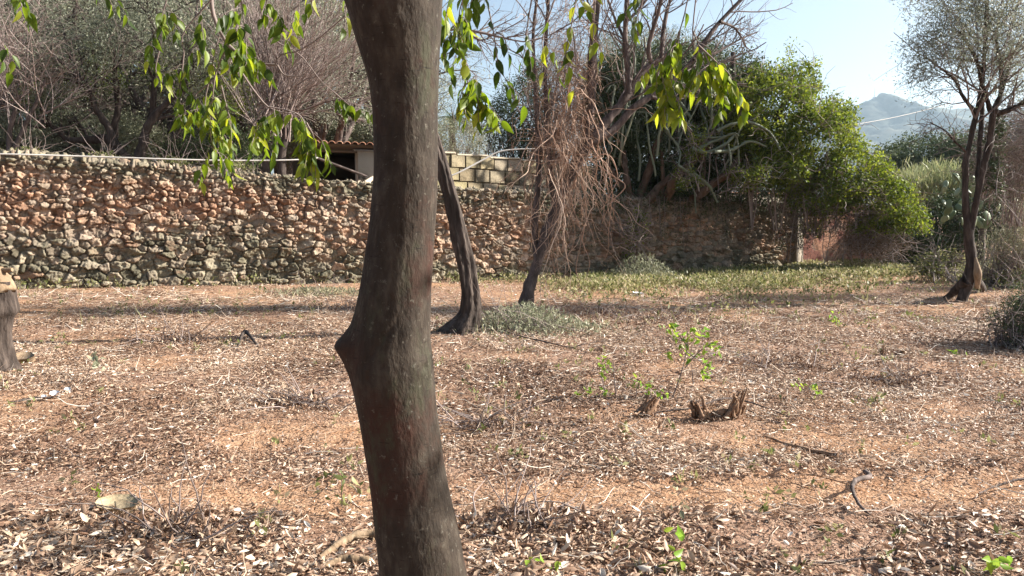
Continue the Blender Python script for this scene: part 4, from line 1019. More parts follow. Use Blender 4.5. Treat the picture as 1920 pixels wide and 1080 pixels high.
# loose shoots above it
def shoots(rootlabel, pts, D, seed):
    rng = np.random.default_rng(seed); root = thing('sapling', W(pts[0][0][0], pts[0][0][1], D), rootlabel, 'shrub'); mb = MB(); lf = MB()
    for pl in pts:
        Q, R = limb(mb, [W(a_, c_, D) for a_, c_ in pl], [0.02, 0.006], 12, 5, .1, rng)
        cloud(lf, rng, Q[4:], 26, 0.11, 0.085, 0.5, cl=.6, base=.6)
    mb.build('stems', M['twig_grey'], root); lf.build('foliage', M['leaf_bush'], root)
shoots('thin leafy shoots rising against the white sky above the bright bush', [[(1440, 200), (1470, 130), (1485, 85)], [(1490, 200), (1505, 150), (1530, 115)], [(1530, 220), (1560, 185), (1575, 200)], [(1470, 190), (1510, 160), (1540, 170)], [(1560, 250), (1580, 215), (1600, 200)], [(1420, 190), (1400, 150), (1380, 140)]], 23.5, 5)
bush('low_shrub', 'green ivy patch hanging down the red wall beneath the bright bush', 'ivy', [PE(1525, 405, 22.6, 28, 42), PE(1555, 385, 22.6, 30, 20)], 160, 16, 0.08, 0.06, 0.6, M['leaf_bush'], 102, 0.6, 0.2, twigs=30)
# cactus clump: woody trunks, tall and drooping grey green arms
def cactus():
    rng = np.random.default_rng(61); D = 21.5; s = D / FPX
    root = thing('tree_cactus', W(1240, 372, D), 'tall clump of grey green column cactus with brown woody trunks on the terrace', 'cactus')
    mb = MB(); arms = MB()
    for pts, r in (([(1178, 372), (1175, 330), (1170, 285)], 7), ([(1200, 372), (1215, 320), (1235, 260), (1240, 235)], 8), ([(1215, 375), (1238, 350), (1262, 330), (1290, 322)], 9), ([(1250, 375), (1265, 335), (1300, 300), (1330, 275)], 9), ([(1300, 375), (1335, 345), (1365, 325), (1385, 300)], 9), ([(1190, 372), (1160, 340), (1135, 300)], 6), ([(1240, 374), (1243, 330), (1240, 280)], 5), ([(1310, 372), (1320, 320), (1310, 260)], 6)):
        limb(mb, [W(a_, c_, D + rng.normal(0, .2)) for a_, c_ in pts], [r * s, r * s * .6], 12, 8, .12, rng)
    # long drooping arms
    for pts, r in (([(1243, 232), (1262, 262), (1275, 285), (1272, 312)], 4), ([(1300, 280), (1330, 285), (1360, 270), (1380, 255), (1386, 310)], 5), ([(1310, 278), (1345, 262), (1375, 250), (1385, 255)], 5), ([(1345, 245), (1375, 232), (1410, 230), (1445, 250), (1463, 282)], 4.5), ([(1300, 325), (1330, 350), (1345, 380)], 5), ([(1340, 285), (1375, 280), (1405, 265), (1437, 275)], 5), ([(1310, 255), (1340, 258), (1380, 250)], 4), ([(1365, 270), (1370, 300), (1368, 312)], 3), ([(1270, 310), (1300, 330), (1322, 348)], 5), ([(1290, 300), (1300, 340), (1305, 400)], 2.5)):
        limb(arms, [W(a_, c_, D - 0.6 + rng.normal(0, .15)) for a_, c_ in pts], [r * s * .6, r * s * .5, r * s * .35], 16, 7, .2, rng)
    # upright forest of thinner columns
    N = 90; a0 = rng.uniform(1125, 1360, N); y0 = rng.uniform(150, 350, N)
    st = np.array([W(a_, c_, D + rng.uniform(-0.6, 1.6)) for a_, c_ in zip(a0, y0)])
    ln = np.clip((y0 - np.interp(a0, [1125, 1180, 1240, 1300, 1360], [90, 70, 75, 95, 130])) * s, 0.4, 2.2) * rng.uniform(0.7, 1.05, N)
    P, R = grow(rng, st, rng.normal(0, 0.2, (N, 3)) + [0, 0, 1], ln, rng.uniform(0.02, 0.045, N), 9, 0.12, (0, 0, 0.05), 0.7)
    tubes(arms, P, R, 6, rng.uniform(0, 0.9, N))
    N = 45; a0 = rng.uniform(1130, 1290, N); y0 = rng.uniform(110, 260, N); st = np.array([W(a_, c_, D + rng.uniform(-1, .5)) for a_, c_ in zip(a0, y0)])
    P, R = grow(rng, st, rng.normal(0, 0.5, (N, 3)) + [0, 0, 0.5], rng.uniform(0.5, 1.1, N), rng.uniform(0.01, 0.02, N), 9, 0.15, (0, 0, -0.2), 0.6)
    tubes(arms, P, R, 5, rng.uniform(0.3, 1, N))
    mb.build('trunk', M['stem_brown'], root, smooth=True); arms.build('arm', M['cactus'], root, smooth=True)
    # sawn stubs
    for a_, c_, e_, f_, r in ((1375, 150, 1374, 98, 5), (1455, 225, 1485, 168, 6.5), (1405, 170, 1400, 150, 5)):
        q = MB(); limb(q, [W(a_, c_, D + .5), W(e_, f_, D + .5)], [r * s, r * s * .9], 6, 8, .08, rng, caps=True); q.build('cut_arm', M['dark_bark'], root)
cactus()
bush('ivy_mass', 'dark ivy and leaves filling the clump behind the cactus arms', 'ivy', [PE(1170, 335, 23, 70, 40), PE(1280, 340, 23.2, 90, 45), PE(1400, 335, 23.5, 90, 45), PE(1400, 260, 24, 80, 60), PE(1180, 150, 22.2, 55, 65, 1.2), PE(1265, 150, 22.4, 70, 65, 1.2), PE(1200, 240, 22.0, 60, 50, .9), PE(1330, 180, 22.6, 55, 65, 1.2), PE(1375, 160, 23.2, 50, 60, 1.2), PE(1310, 120, 23, 50, 40, 1), PE(1120, 190, 23, 40, 70, 1), PE(1140, 260, 22.2, 40, 70, .8), PE(1150, 210, 23, 60, 90), PE(1230, 190, 24, 90, 90), PE(1320, 230, 24, 80, 90), PE(1240, 300, 23.2, 120, 55)], 5200, 26, 0.12, 0.085, 0.45, M['leaf_dark'], 103, 0.5, 0.3, M['twig_grey'], twigs=150)
bush('ivy_patch', 'small patch of bright ivy climbing between the cactus trunks', 'ivy', [PE(1300, 270, 21, 22, 38), PE(1290, 335, 20.8, 30, 22), PE(1335, 205, 21.5, 20, 40), PE(1400, 330, 20.9, 45, 22)], 160, 20, 0.07, 0.055, 0.6, M['leaf_bush'], 104, 0.5, 0.1, twigs=20)
bush('grey_bush', 'fine leaved grey green bush top above the cactus columns', 'bush', [PE(1180, 95, 24.5, 70, 35), PE(1250, 90, 25, 70, 30), PE(1120, 130, 24, 45, 60), PE(1320, 110, 25, 50, 30)], 700, 24, 0.12, 0.07, 0.25, M['leaf_olive'], 105, 0.5, 0.4, twigs=200, dbias=(0, 0, 1.5))
# left of the vine: blue dark bush, pale olive, palm
bush('dark_bush', 'dark blue green bush behind the yellow block wall', 'bush', [PE(985, 215, 23, 55, 75), PE(940, 240, 23, 35, 50), PE(1020, 160, 23.5, 50, 55), PE(1060, 260, 23, 60, 60), PE(1000, 270, 22.8, 60, 30)], 1100, 24, 0.12, 0.065, 0.45, M['leaf_dark'], 106, 0.55, 0.35, twigs=160)
bush('pale_bush', 'pale grey green olive bush showing between the trunk and the dark bush', 'bush', [PE(855, 262, 27, 55, 38), PE(900, 258, 27.5, 40, 36), PE(800, 260, 27, 50, 40)], 600, 24, 0.12, 0.07, 0.25, M['leaf_grey'], 107, 0.4, 0.3, twigs=60)
def palm(D=45):
    rng = np.random.default_rng(8); c = W(848, 222, D); bz = float(tz(c[0], c[1])) - .3
    root = thing('palm_tree', (c[0], c[1], bz), 'small distant palm top against the blue sky', 'palm'); mb = MB(); limb(mb, [(c[0], c[1], bz), c], [.2, .16], 8, 8, .05, rng); mb.build('trunk', M['dark_bark'], root)
    f = MB()
    for q in range(26):
        a_ = rng.uniform(0, 6.28); e_ = rng.uniform(-0.2, 1.1); d = np.array([[math.cos(a_) * math.cos(e_), math.sin(a_) * math.cos(e_), math.sin(e_)]])
        P, R = grow(rng, c[None], d, np.array([1.5]), np.array([.02]), 10, .02, (0, 0, -0.14)); tubes(f, P, R, 4)
        P = P[0]; t = np.repeat(np.arange(1, 10), 4); tang = unit(P[t] - P[t - 1]); sd_ = np.cross(tang, [0, 0, 1.0]) * np.tile([1, -1, 1, -1], 9)[:, None]
        b_ = P[t - 1] + (P[t] - P[t - 1]) * np.tile([0, 0, .5, .5], 9)[:, None]
        leaves(f, b_, tang * .6 + sd_ + [0, 0, -.3], np.tile([[0, 0, 1.0]], (36, 1)), 0.45, 0.05, .5)
    f.build('fronds', M['leaf_dark'], root)
palm()
# right background
bush('round_tree', 'dark rounded carob tree below the far hill', 'tree', [PE(1745, 300, 48, 95, 42), PE(1670, 318, 47, 40, 36), PE(1820, 300, 46, 60, 50), PE(1760, 345, 46, 110, 40)], 1800, 22, 0.28, 0.17, 0.5, M['leaf_dark'], 108, 0.65, 0.4, twigs=60, basez=0)
bush('reed_clump', 'pale yellowish reeds standing between the bright bush and the right olive', 'reeds', [PE(1750, 352, 31, 75, 34), PE(1700, 365, 30, 40, 28), PE(1790, 375, 30, 40, 40)], 500, 20, 0.16, 0.4, 0.07, M['leaf_reed'], 109, 0.5, 0.2, twigs=60, dbias=(0, 0, 2.5), basez=0)
bush('ivy_hedge', 'dark green hedge in shade right of the bright bush', 'hedge', [PE(1775, 425, 24, 60, 62), PE(1720, 460, 23.5, 50, 45), PE(1840, 400, 24, 70, 60), PE(1880, 330, 26, 70, 60)], 1900, 24, 0.12, 0.08, 0.55, M['leaf_dark'], 110, 0.55, 0.3, twigs=150, basez=0)
bush('climbing_ivy', 'ivy column climbing the fork of the right olive', 'ivy', [PE(1866, 260, 14.6, 14, 50, .25), PE(1862, 330, 14.5, 15, 40, .25)], 120, 20, 0.05, 0.05, 0.6, M['leaf_dark'], 111, 0.5, 0.2, twigs=20)
bush('twiggy_shrub', 'grey leafless tangled shrub at the right edge behind the olive', 'shrub', [PE(1915, 270, 16, 55, 60, .8), PE(1900, 340, 16, 50, 40, .8), PE(1960, 250, 16, 60, 80, .9)], 500, 9, 0.10, 0.05, 0.3, M['leaf_dry'], 112, 0.4, 0.1, M['twig_red'], twigs=60, tw_r=0.004, basez=1.4, tang=1500)
bush('dry_scrub', 'dry yellow grey scrub under the prickly pear at the right edge', 'scrub', [PE(1890, 470, 17.5, 45, 50, .7), PE(1930, 440, 17, 50, 70, .8), PE(1850, 510, 18, 40, 25, .5)], 520, 16, 0.09, 0.06, 0.3, M['leaf_dry'], 113, 0.45, 0.2, M['twig_grey'], twigs=240, tw_r=0.004, basez=0, dbias=(0, 0, 1))
bush('yellow_shrub', 'low yellow green shrub left of the right olive foot', 'shrub', [PE(1770, 492, 19, 40, 20, .5), PE(1740, 500, 18.6, 30, 12, .4), PE(1900, 520, 17, 30, 12, .4)], 120, 18, 0.08, 0.08, 0.45, M['leaf_weed'], 114, 0.4, 0.1, twigs=30, basez=0)
bush('dead_shrub', 'dark twiggy shrub cut off by the right edge of the photo', 'shrub', [PE(1935, 615, 9.3, 60, 62, .5), PE(1960, 560, 9.5, 60, 50, .5)], 420, 16, 0.05, 0.05, 0.25, M['leaf_dark'], 115, 0.6, 0.2, M['twig_red'], twigs=350, tw_r=0.003, basez=0.0)
def prickly_pear():
    rng = np.random.default_rng(71); D = 19; c = W(1850, 400, D); root = thing('prickly_pear', (c[0], c[1], 1.0), 'prickly pear with pale green pads behind the right olive', 'cactus')
    mb = MB(); us_ = np.linspace(0, 2 * math.pi, 14, endpoint=False)
    pads = [(rng.uniform(1765, 1905), rng.uniform(330, 425)) for _ in range(60)]
    for (a_, c_) in pads:
        mb = MB()
        o = W(a_, c_, D + rng.normal(0, .4)); up = unit(rng.normal(0, .5, 3) + [0, 0, 1]); nr = unit(np.cross(up, unit(rng.normal(0, 1, 3)))); sd_ = np.cross(up, nr); L = rng.uniform(.09, .15)
        v = []; 
        for k, (zz_, rr_) in enumerate(((-.02, .75), (-.02, 1), (.02, 1), (.02, .75))):
            for q in us_: v.append(o + up * (L * math.cos(q) * rr_) + sd_ * (L * .62 * math.sin(q) * rr_ * (1 + .18 * math.cos(q))) + nr * (zz_ * (1.0 if rr_ < 1 else .6)))
        n = 14; f = [[k * n + q, k * n + (q + 1) % n, (k + 1) * n + (q + 1) % n, (k + 1) * n + q] for k in range(3) for q in range(n)]
        v.append(o - nr * .024); v.append(o + nr * .024); n0 = mb.n; mb.add(np.array(v), np.array(f), rng.uniform(0, 1))
        mb.f.append(np.array([[q, 4 * n, (q + 1) % n] for q in range(n)] + [[3 * n + q, 3 * n + (q + 1) % n, 4 * n + 1] for q in range(n)]) + n0)
        mb.build('pad', M['pear'], root)
    tr = MB(); limb(tr, [(c[0], c[1], 0), (c[0] - .1, c[1], .8), c], [.12, .1, .07], 8, 8, .1, rng); tr.build('trunk', M['grey_bark'], root)
prickly_pear()

# ------------------------------------------------------------------ wood on the terrace, left of the big trunk
rng = np.random.default_rng(81)
def stems_px(lst, D):
    s = D / FPX
    return [([W(a_, c_, D + dd) for a_, c_ in pts], [r * s for r in rr]) for pts, rr, dd in lst]
b_ = W(232, 305, 18.5); t = thing('olive_tree', b_, 'olive with dark crooked S shaped limbs behind the wall, left part of the photo', 'tree', 'dark trunked olives behind the wall')
leafy_tree(rng, t, b_, stems_px([([(240, 308), (218, 282), (205, 262), (160, 262), (128, 262), (105, 240), (70, 225)], [13, 12, 9, 7, 6, 5, 3], 0), ([(212, 275), (204, 240), (180, 205), (168, 170), (140, 130), (120, 60)], [8, 7, 6, 5, 4, 2], -.4), ([(214, 275), (215, 235), (222, 200), (215, 130), (225, 50)], [8, 7, 6, 4, 2], .4)], 18.5), M['dark_bark'], M['leaf_olive'], (9, 7), 0.075, 0.28, 4, 0.14, tone=0.55, lr=0.5)
b_ = W(262, 308, 18.2); t = thing('olive_tree', b_, 'olive with dark forked trunk leaning right behind the wall', 'tree', 'dark trunked olives behind the wall')
leafy_tree(rng, t, b_, stems_px([([(258, 306), (268, 270), (278, 235), (305, 200), (345, 165), (370, 110)], [11, 9, 8, 6, 4, 2], 0), ([(272, 250), (285, 210), (290, 150), (300, 60), (290, 0)], [7, 6, 5, 4, 2], .4)], 18.2), M['dark_bark'], M['leaf_olive'], (9, 7), 0.075, 0.28, 4, 0.14, tone=0.55, lr=0.5)
b_ = W(508, 330, 19.0); t = thing('almond_tree', b_, 'dark double trunk below a fan of bare reddish twigs near the shed', 'tree')
def fan():
    rng = np.random.default_rng(82); D = 19.0; s = D / FPX; mb = MB(); tw = MB(); lf = MB()
    for pts, rr in (([(500, 335), (500, 295), (496, 262), (485, 225)], [9, 8, 7, 5]), ([(530, 335), (528, 290), (536, 250), (530, 215)], [9, 8, 7, 5]), ([(556, 332), (565, 315), (575, 305)], [4, 3, 2])):
        limb(mb, [W(a_, c_, D) for a_, c_ in pts], [r * s for r in rr], 12, 8, .08, rng)
    N = 80; st = np.array([W(a_, c_, D + rng.normal(0, .5)) for a_, c_ in zip(rng.uniform(480, 545, N), rng.uniform(190, 270, N))])
    ang_ = rng.normal(0.22, 0.5, N); d = np.stack([np.sin(ang_), rng.normal(0, .35, N), np.cos(ang_)], -1)
    P, R = grow(rng, st, d, rng.uniform(1.6, 3.6, N), rng.uniform(.012, .022, N), 10, .06, (0, 0, 0.01), .3); tubes(tw, P, R, 4, rng.uniform(0, .8, N))
    P1, R1 = kids(rng, P, R, 8, .15, 1, .45, .5, .6, 7, .08, (0, 0, .01)); tubes(tw, P1, np.maximum(R1, .005), 3, rng.uniform(0, 1, len(P1)))
    P2, R2 = kids(rng, P1, R1, 4, .2, 1, .5, .5, .7, 5, .1); tubes(tw, P2, np.maximum(R2, .0038), 3, rng.uniform(.2, 1, len(P2)))
    mb.build('trunk', M['dark_bark'], t, smooth=True); tw.build('branches', M['twig_red'], t)
fan()
b_ = W(60, 290, 17.0); t2 = thing('almond_tree', b_, 'pale leafless twiggy tree behind the wall at the left edge', 'tree')
def leftfan():
    rng = np.random.default_rng(83); D = 17.2; s = D / FPX; mb = MB(); tw = MB()
    for pts, rr in (([(20, 300), (18, 250), (30, 200)], [6, 5, 3]), ([(22, 290), (45, 240), (70, 190), (85, 150)], [5, 4, 3, 2]), ([(-30, 300), (-20, 200), (0, 120)], [6, 5, 3])):
        limb(mb, [W(a_, c_, D) for a_, c_ in pts], [r * s for r in rr], 12, 6, .08, rng)
    N = 60; st = np.array([W(a_, c_, D + rng.normal(0, .4)) for a_, c_ in zip(rng.uniform(-80, 100, N), rng.uniform(140, 260, N))])
    P, R = grow(rng, st, rng.normal(0, .5, (N, 3)) + [0.1, 0, 1], rng.uniform(1.2, 2.6, N), rng.uniform(.009, .016, N), 9, .14, (0, 0, 0.0), .3); tubes(tw, P, R, 4, rng.uniform(.2, 1, N))
    P1, R1 = kids(rng, P, R, 8, .15, 1, .7, .5, .6, 6, .15); tubes(tw, P1, np.maximum(R1, .004), 3, rng.uniform(.2, 1, len(P1)))
    P2, R2 = kids(rng, P1, R1, 4, .2, 1, .7, .5, .7, 5, .15); tubes(tw, P2, np.maximum(R2, .003), 3, rng.uniform(.2, 1, len(P2)))
    mb.build('trunk', M['grey_bark'], t2, smooth=True); tw.build('branches', M['twig_red'], t2)
leftfan()
bush('dark_shrub', 'dark green glossy shrub behind the wall, left of the double trunk', 'shrub', [PE(400, 285, 19.5, 60, 32), PE(340, 290, 19.8, 40, 30), PE(450, 280, 19.6, 45, 40), PE(395, 250, 20.2, 45, 30)], 620, 24, 0.1, 0.06, 0.5, M['leaf_dark'], 121, 0.6, 0.3, twigs=60)
bush('low_weeds', 'low green weeds along the top of the stone wall at the left', 'weeds', [PE(195, 298, 17, 30, 8, .3), PE(330, 308, 17.3, 35, 8, .3), PE(430, 318, 17.6, 45, 8, .3), PE(50, 288, 16.2, 30, 6, .3)], 200, 16, 0.05, 0.06, 0.35, M['leaf_weed'], 122, 0.3, 0.1, twigs=20, dbias=(0, 0, 1))

bush('light_bush', 'yellow green sunlit bush among the dark trunks behind the wall', 'bush', [PE(390, 190, 20.5, 60, 50, .8), PE(330, 130, 21, 50, 40, .8), PE(440, 150, 21, 45, 55, .8), PE(180, 130, 21.5, 60, 50, .8), PE(100, 190, 21.5, 50, 50, .8)], 420, 20, .13, .075, .4, M['leaf_bush'], 133, .55, .1, twigs=12)
bush('hedge', 'grey green olive scrub filling the gap under the trees at the far left', 'hedge', [PE(x_, 262, 21.5, 80, 48, .8) for x_ in (-220, -100, 10, 120, 230)], 2600, 26, .14, .09, .28, M['leaf_grey'], 131, .25, .2, twigs=80)
bush('hedge', 'grey green olive scrub behind the double trunk and the shed', 'hedge', [PE(x_, 262, 24.5, 80, 50, .8) for x_ in (300, 380, 450, 560, 660, 740)], 3000, 26, .14, .09, .28, M['leaf_grey'], 132, .25, .2, twigs=80)
# background olives: three kinds, then copies
def olive_proto(seed, label, mt, tone):
    rng = np.random.default_rng(seed); root = thing('olive_tree', (0, 0, 0), label, 'tree', 'olive trees of the wood behind the stone wall')
    mb = MB(); lf = MB(); tips = []
    for q in range(4):
        a_ = q * 1.6 + rng.uniform(0, .8); d = np.array([math.cos(a_), math.sin(a_), 0])
        pts = [np.array([0, 0, -.3]), d * .25 + [0, 0, .9], d * .9 + [0, 0, 2.2], d * 1.5 + [0, 0, 3.6], d * 1.9 + [0, 0, 5.0]]
        P, R = limb(mb, pts, [.2, .16, .11, .07, .03], 16, 8, .1, rng)
        P1, R1 = kids(rng, P[None], R[None], 9, .3, 1, .9, .42, .5, 8, .18, (0, 0, .02)); tubes(mb, P1, R1, 5)
        P2, R2 = kids(rng, P1, R1, 6, .2, 1, .9, .55, .5, 6, .2, (0, 0, -.02)); tubes(mb, P2, np.maximum(R2, .006), 3)
        tips += [P1[:, 4:].reshape(-1, 3), P2[:, 1:].reshape(-1, 3)]
    C = np.vstack(tips)
    E = [(np.array([math.cos(k) * 1.3, math.sin(k) * 1.3, 3.8 + (k % 3) * .6]), np.array([1.1, 1.1, 1.2])) for k in range(6)]
    C = np.vstack([C, blob(rng, E, 500, .3)])
    cloud(lf, rng, C, 13, .17, .085, .27, cl=.7, base=tone)
    mb.build('trunk', M['grey_bark'], root); lf.build('crown', mt, root)
    return root
protos = [olive_proto(201, '', M['leaf_olive'], .65), olive_proto(202, '', M['leaf_olive'], .8), olive_proto(203, '', M['leaf_grey'], .5)]
spots = [(-60, 22.0, 1.0, 0), (120, 23, 1.05, 1), (330, 23, 1.0, 2), (480, 24, 1.05, 0), (620, 23, 0.85, 1), (0, 27, 1.3, 2), (220, 27, 1.35, 0), (420, 28, 1.35, 1), (600, 28, 1.25, 2), (100, 32, 1.7, 1), (330, 33, 1.75, 2), (540, 33, 1.6, 0), (700, 34, 1.3, 1), (-180, 26, 1.4, 1), (-330, 24, 1.3, 0), (-120, 32, 1.8, 2), (760, 38, 1.0, 0), (640, 40, 1.7, 2), (440, 40, 2.0, 1), (200, 40, 2.1, 0), (0, 40, 2.1, 1), (-200, 38, 2.0, 2)]
desc = ['directly behind the crooked olive', 'above the wall', 'in the second row', 'half hidden by hanging leaves', 'behind the red twigs', 'at the far left', 'deep in the wood', 'behind the shed']
for n_, (px_, D_, sc_, kd) in enumerate(spots):
    X_ = (px_ - 960) / FPX * D_; loc = (X_, D_, float(tz(X_, D_)) - .1)
    row = 'front' if D_ < 25 else 'second' if D_ < 30 else 'third' if D_ < 36 else 'rearmost'
    place = 'beyond the left edge of the photo' if px_ < -100 else 'at the left edge' if px_ < 60 else 'behind the crooked S limbed olive' if px_ < 180 else 'behind the forked olive' if px_ < 300 else 'above the dark glossy shrub' if px_ < 400 else 'behind the left of the bare twig fan' if px_ < 500 else 'behind the right of the bare twig fan' if px_ < 590 else 'above the shed' if px_ < 680 else 'hidden behind the big trunk'
    kindw = ['grey green', 'silvery green', 'pale grey leaved'][kd]
    lab = f'{kindw} olive in the {row} row, {place}'
    if n_ < 3:
        o = protos[kd]; o.location = loc; o.scale = (sc_,) * 3; o['label'] = lab
    else:
        o = dup(protos[kd], loc, n_ * 1.3, sc_, lab)

# ------------------------------------------------------------------ ground litter, twigs, weeds
def view_points(rng, n, y0, y1, dens=None, side=1.0, lo=-0.72, hi=0.74):
    y = rng.uniform(0, 1, n * 2)
    y = np.sqrt(y0 ** 2 + (y1 ** 2 - y0 ** 2) * y)
    x = rng.uniform(lo * 1.12, hi * 1.12, n * 2) * y * side
    u, w = to_uw(x, y)
    k = (w < -0.05) | (u > 20.5)
    x, y = x[k], y[k]
    if dens is not None:
        k = rng.uniform(0, 1, len(x)) < dens(x, y); x, y = x[k], y[k]
    return x[:n], y[:n]
def litter():
    rng = np.random.default_rng(301); mb = MB()
    def dens(x, y): return np.clip((1 - 0.95 * bare(x, y)) * (fbm(x * 1.3, y * 1.6, 4, 33) * 4.2 - 1.2), 0.07, 1)
    for (n, y0, y1, L, tpl) in ((8000, 2.6, 4.0, .062, CURL), (14000, 2.6, 5.0, .036, CURL), (32000, 4.6, 8.5, .045, CURL), (34000, 5, 8.5, .026, CURL), (68000, 8.5, 13, .045, CURL), (80000, 13, 24, .055, KITE)):
        x, y = view_points(rng, n, y0, y1, dens); n = len(x)
        thick = np.clip(fbm(x * 2, y * 2, 3, 35) - .35, 0, 1) * .05
        z = gz(x, y) + .004 + rng.uniform(0, 1, n) * (.008 + thick)
        d = rng.normal(0, 1, (n, 3)) * [1, 1, .22]; nr = rng.normal(0, .45, (n, 3)) + [0, 0, 1]; flip = rng.uniform(0, 1, n) < .45; nr[flip] *= -1
        ll = L * rng.uniform(.35, 1.25, n); a = np.clip(rng.beta(1.6, 1.7, n) * .8 + .9 * (fbm(x * .9, y * .9, 3, 37) - .48), 0, 1)
        bright = rng.uniform(0, 1, n) < .06; a[bright] = rng.uniform(.9, 1, bright.sum())
        p = np.stack([x, y, z + np.where(flip, ll * .2, 0)], -1)
        leaves(mb, p, d, nr, ll, ll * rng.uniform(.16, .52, n), a, tpl)
    # chips and crumbs, everywhere
    for (n, y0, y1, L) in ((90000, 2.6, 6.5, .013), (90000, 6.5, 13, .022)):
        x, y = view_points(rng, n, y0, y1, lambda x, y: .45 + .55 * (1 - bare(x, y))); n = len(x)
        p = np.stack([x, y, gz(x, y) + .002 + rng.uniform(0, .012, n)], -1); ll = L * rng.uniform(.4, 2.2, n)
        leaves(mb, p, rng.normal(0, 1, (n, 3)) * [1, 1, .35], rng.normal(0, .7, (n, 3)) + [0, 0, 1], ll, ll * .3, np.clip(rng.normal(.38, .3, n) + .5 * (fbm(x * .7, y * .9, 3, 38) - .5), 0, 1))
    o = mb.build('leaf_litter', M['litter']); tag(o, 'carpet of dry curled leaves and chips over the reddish soil', 'leaf litter', kind='stuff')
    tw = MB(); n = 24000; x, y = view_points(rng, n, 2.6, 15, lambda x, y: dens(x, y) * .8 + .2); n = len(x); L = rng.uniform(.04, .22, n) * (1 + y / 14)
    a_ = rng.uniform(0, 6.28, n); d = np.stack([np.cos(a_), np.sin(a_), rng.normal(0, .1, n)], -1)
    P, R = grow(rng, np.stack([x, y, gz(x, y) + .012], -1), d, L, rng.uniform(.001, .0034, n) * (1 + y / 12), 4, .3); P[:, :, 2] = np.maximum(P[:, :, 2], gz(P[:, :, 0], P[:, :, 1]) + .004)
    tubes(tw, P, R, 3, rng.uniform(0.15, 1, n)); o = tw.build('twig_litter', M['litter']); tag(o, 'thin broken twigs strewn over the ground', 'twigs', kind='stuff')
litter()
def weeds():
    rng = np.random.default_rng(303); mb = MB()
    def band(x, y):
        u, w = to_uw(x, y); d = np.where(u < 20.5, -w, 3.0)
        edge = np.exp(-d / 0.5) * np.clip(.12 + (u - 7) * .12, .12, .55)
        right = np.exp(-((d - 1.2) / 3.2) ** 2) * np.clip((x - 0.2) / 3, 0, 1) * 1.25
        return np.clip((edge + right) * (fbm(x * 1.6, y * 2.2, 5, 47) * 7 - 3.0), 0, 1)
    x, y = view_points(rng, 60000, 10, 25, band); n = len(x); base = np.stack([x, y, gz(x, y)], -1)
    per = 5; b_ = np.repeat(base, per, 0); n = len(b_); b_ = b_ + rng.normal(0, .035, b_.shape) * [1, 1, .0] + np.stack([0 * b_[:, 0], 0 * b_[:, 0], rng.uniform(0, .2, n)], -1)
    ll = rng.uniform(.03, .11, n); leaves(mb, b_, rng.normal(0, .7, (n, 3)) + [0, 0, .6], rng.normal(0, 1, (n, 3)) + [0, 0, .5], ll, ll * rng.uniform(.2, .55, n), np.clip(rng.normal(.5, .33, n) + .5 * (fbm(b_[:, 0], b_[:, 1], 2, 48) - .5), 0, 1))
    x, y = view_points(rng, 16000, 10, 25, lambda x, y: np.clip(band(x, y) + .03, 0, 1)); n = len(x); ll = rng.uniform(.1, .34, n)
    leaves(mb, np.stack([x, y, gz(x, y)], -1), rng.normal(0, .45, (n, 3)) + [0, 0, 1], rng.normal(0, 1, (n, 3)), ll, .012, np.clip(rng.normal(.75, .25, n), 0, 1))
    # sparse sprigs in the open
    x, y = view_points(rng, 1000, 3.2, 14, lambda x, y: np.clip(fbm(x * .8, y * .8, 3, 53) * 3 - 1.35, 0.02, 1)); n = len(x); b0 = np.stack([x, y, gz(x, y)], -1); b_ = np.repeat(b0, 7, 0); n = len(b_)
    b_ = b_ + rng.normal(0, .018, (n, 3)) * [1, 1, 0] + np.stack([0 * b_[:, 0]] * 2 + [rng.uniform(0, .06, n)], -1); ll = rng.uniform(.02, .065, n)
    leaves(mb, b_, rng.normal(0, .7, (n, 3)) + [0, 0, .5], rng.normal(0, 1, (n, 3)) + [0, 0, .6], ll, ll * .45, np.clip(rng.normal(.45, .28, n), 0, 1))
    tag(mb.build('ground_weeds', M['leaf_weed']), 'low green and straw coloured weeds along the wall foot and in the clearing', 'weeds', kind='stuff')
weeds()

# weed patches with a place of their own
def patch(name, label, cat, c, r, n, L, mt, seed, h=.2, twm=None, ntw=20, dbias=(0, 0, .8), asp=.4, tone=.5):
    rng = np.random.default_rng(seed); root = thing(name, c, label, cat); p = c + rng.normal(0, 1, (n, 3)) * [r[0], r[1], 0]; hh = np.exp(-(((p[:, 0] - c[0]) / r[0]) ** 2 + ((p[:, 1] - c[1]) / r[1]) ** 2) / 2.5) * h
    p[:, 2] = gz(p[:, 0], p[:, 1]) + rng.uniform(0, 1, n) * hh; lf = MB(); ll = L * rng.uniform(.5, 1.4, n)
    leaves(lf, p, rng.normal(0, 1, (n, 3)) + dbias, rng.normal(0, 1, (n, 3)), ll, ll * asp, np.clip(rng.normal(tone, .25, n), 0, 1)); lf.build('leaves', mt, root)
    if ntw:
        st = c + rng.normal(0, .7, (ntw, 3)) * [r[0], r[1], 0]; st[:, 2] = gz(st[:, 0], st[:, 1]) + .01; P, R = grow(rng, st, rng.normal(0, 1, (ntw, 3)) * [1, .6, .4] + [0, 0, .25], rng.uniform(.2, .7, ntw) * (r[0] * 2 + .3), np.full(ntw, .005), 7, .15, (0, 0, -.06)); P[:, :, 2] = np.maximum(P[:, :, 2], gz(P[:, :, 0], P[:, :, 1]))
        tw = MB(); tubes(tw, P, R, 4, rng.uniform(.2, 1, ntw)); tw.build('twigs', twm or M['twig_grey'], root)
    return root
patch('brush_pile', 'heap of cut grey green olive brush at the foot of the leaning trunk', 'brushwood', G(985, 618), (.52, .3), 3600, .075, M['leaf_grey'], 401, .36, ntw=160, asp=.2, tone=.55)
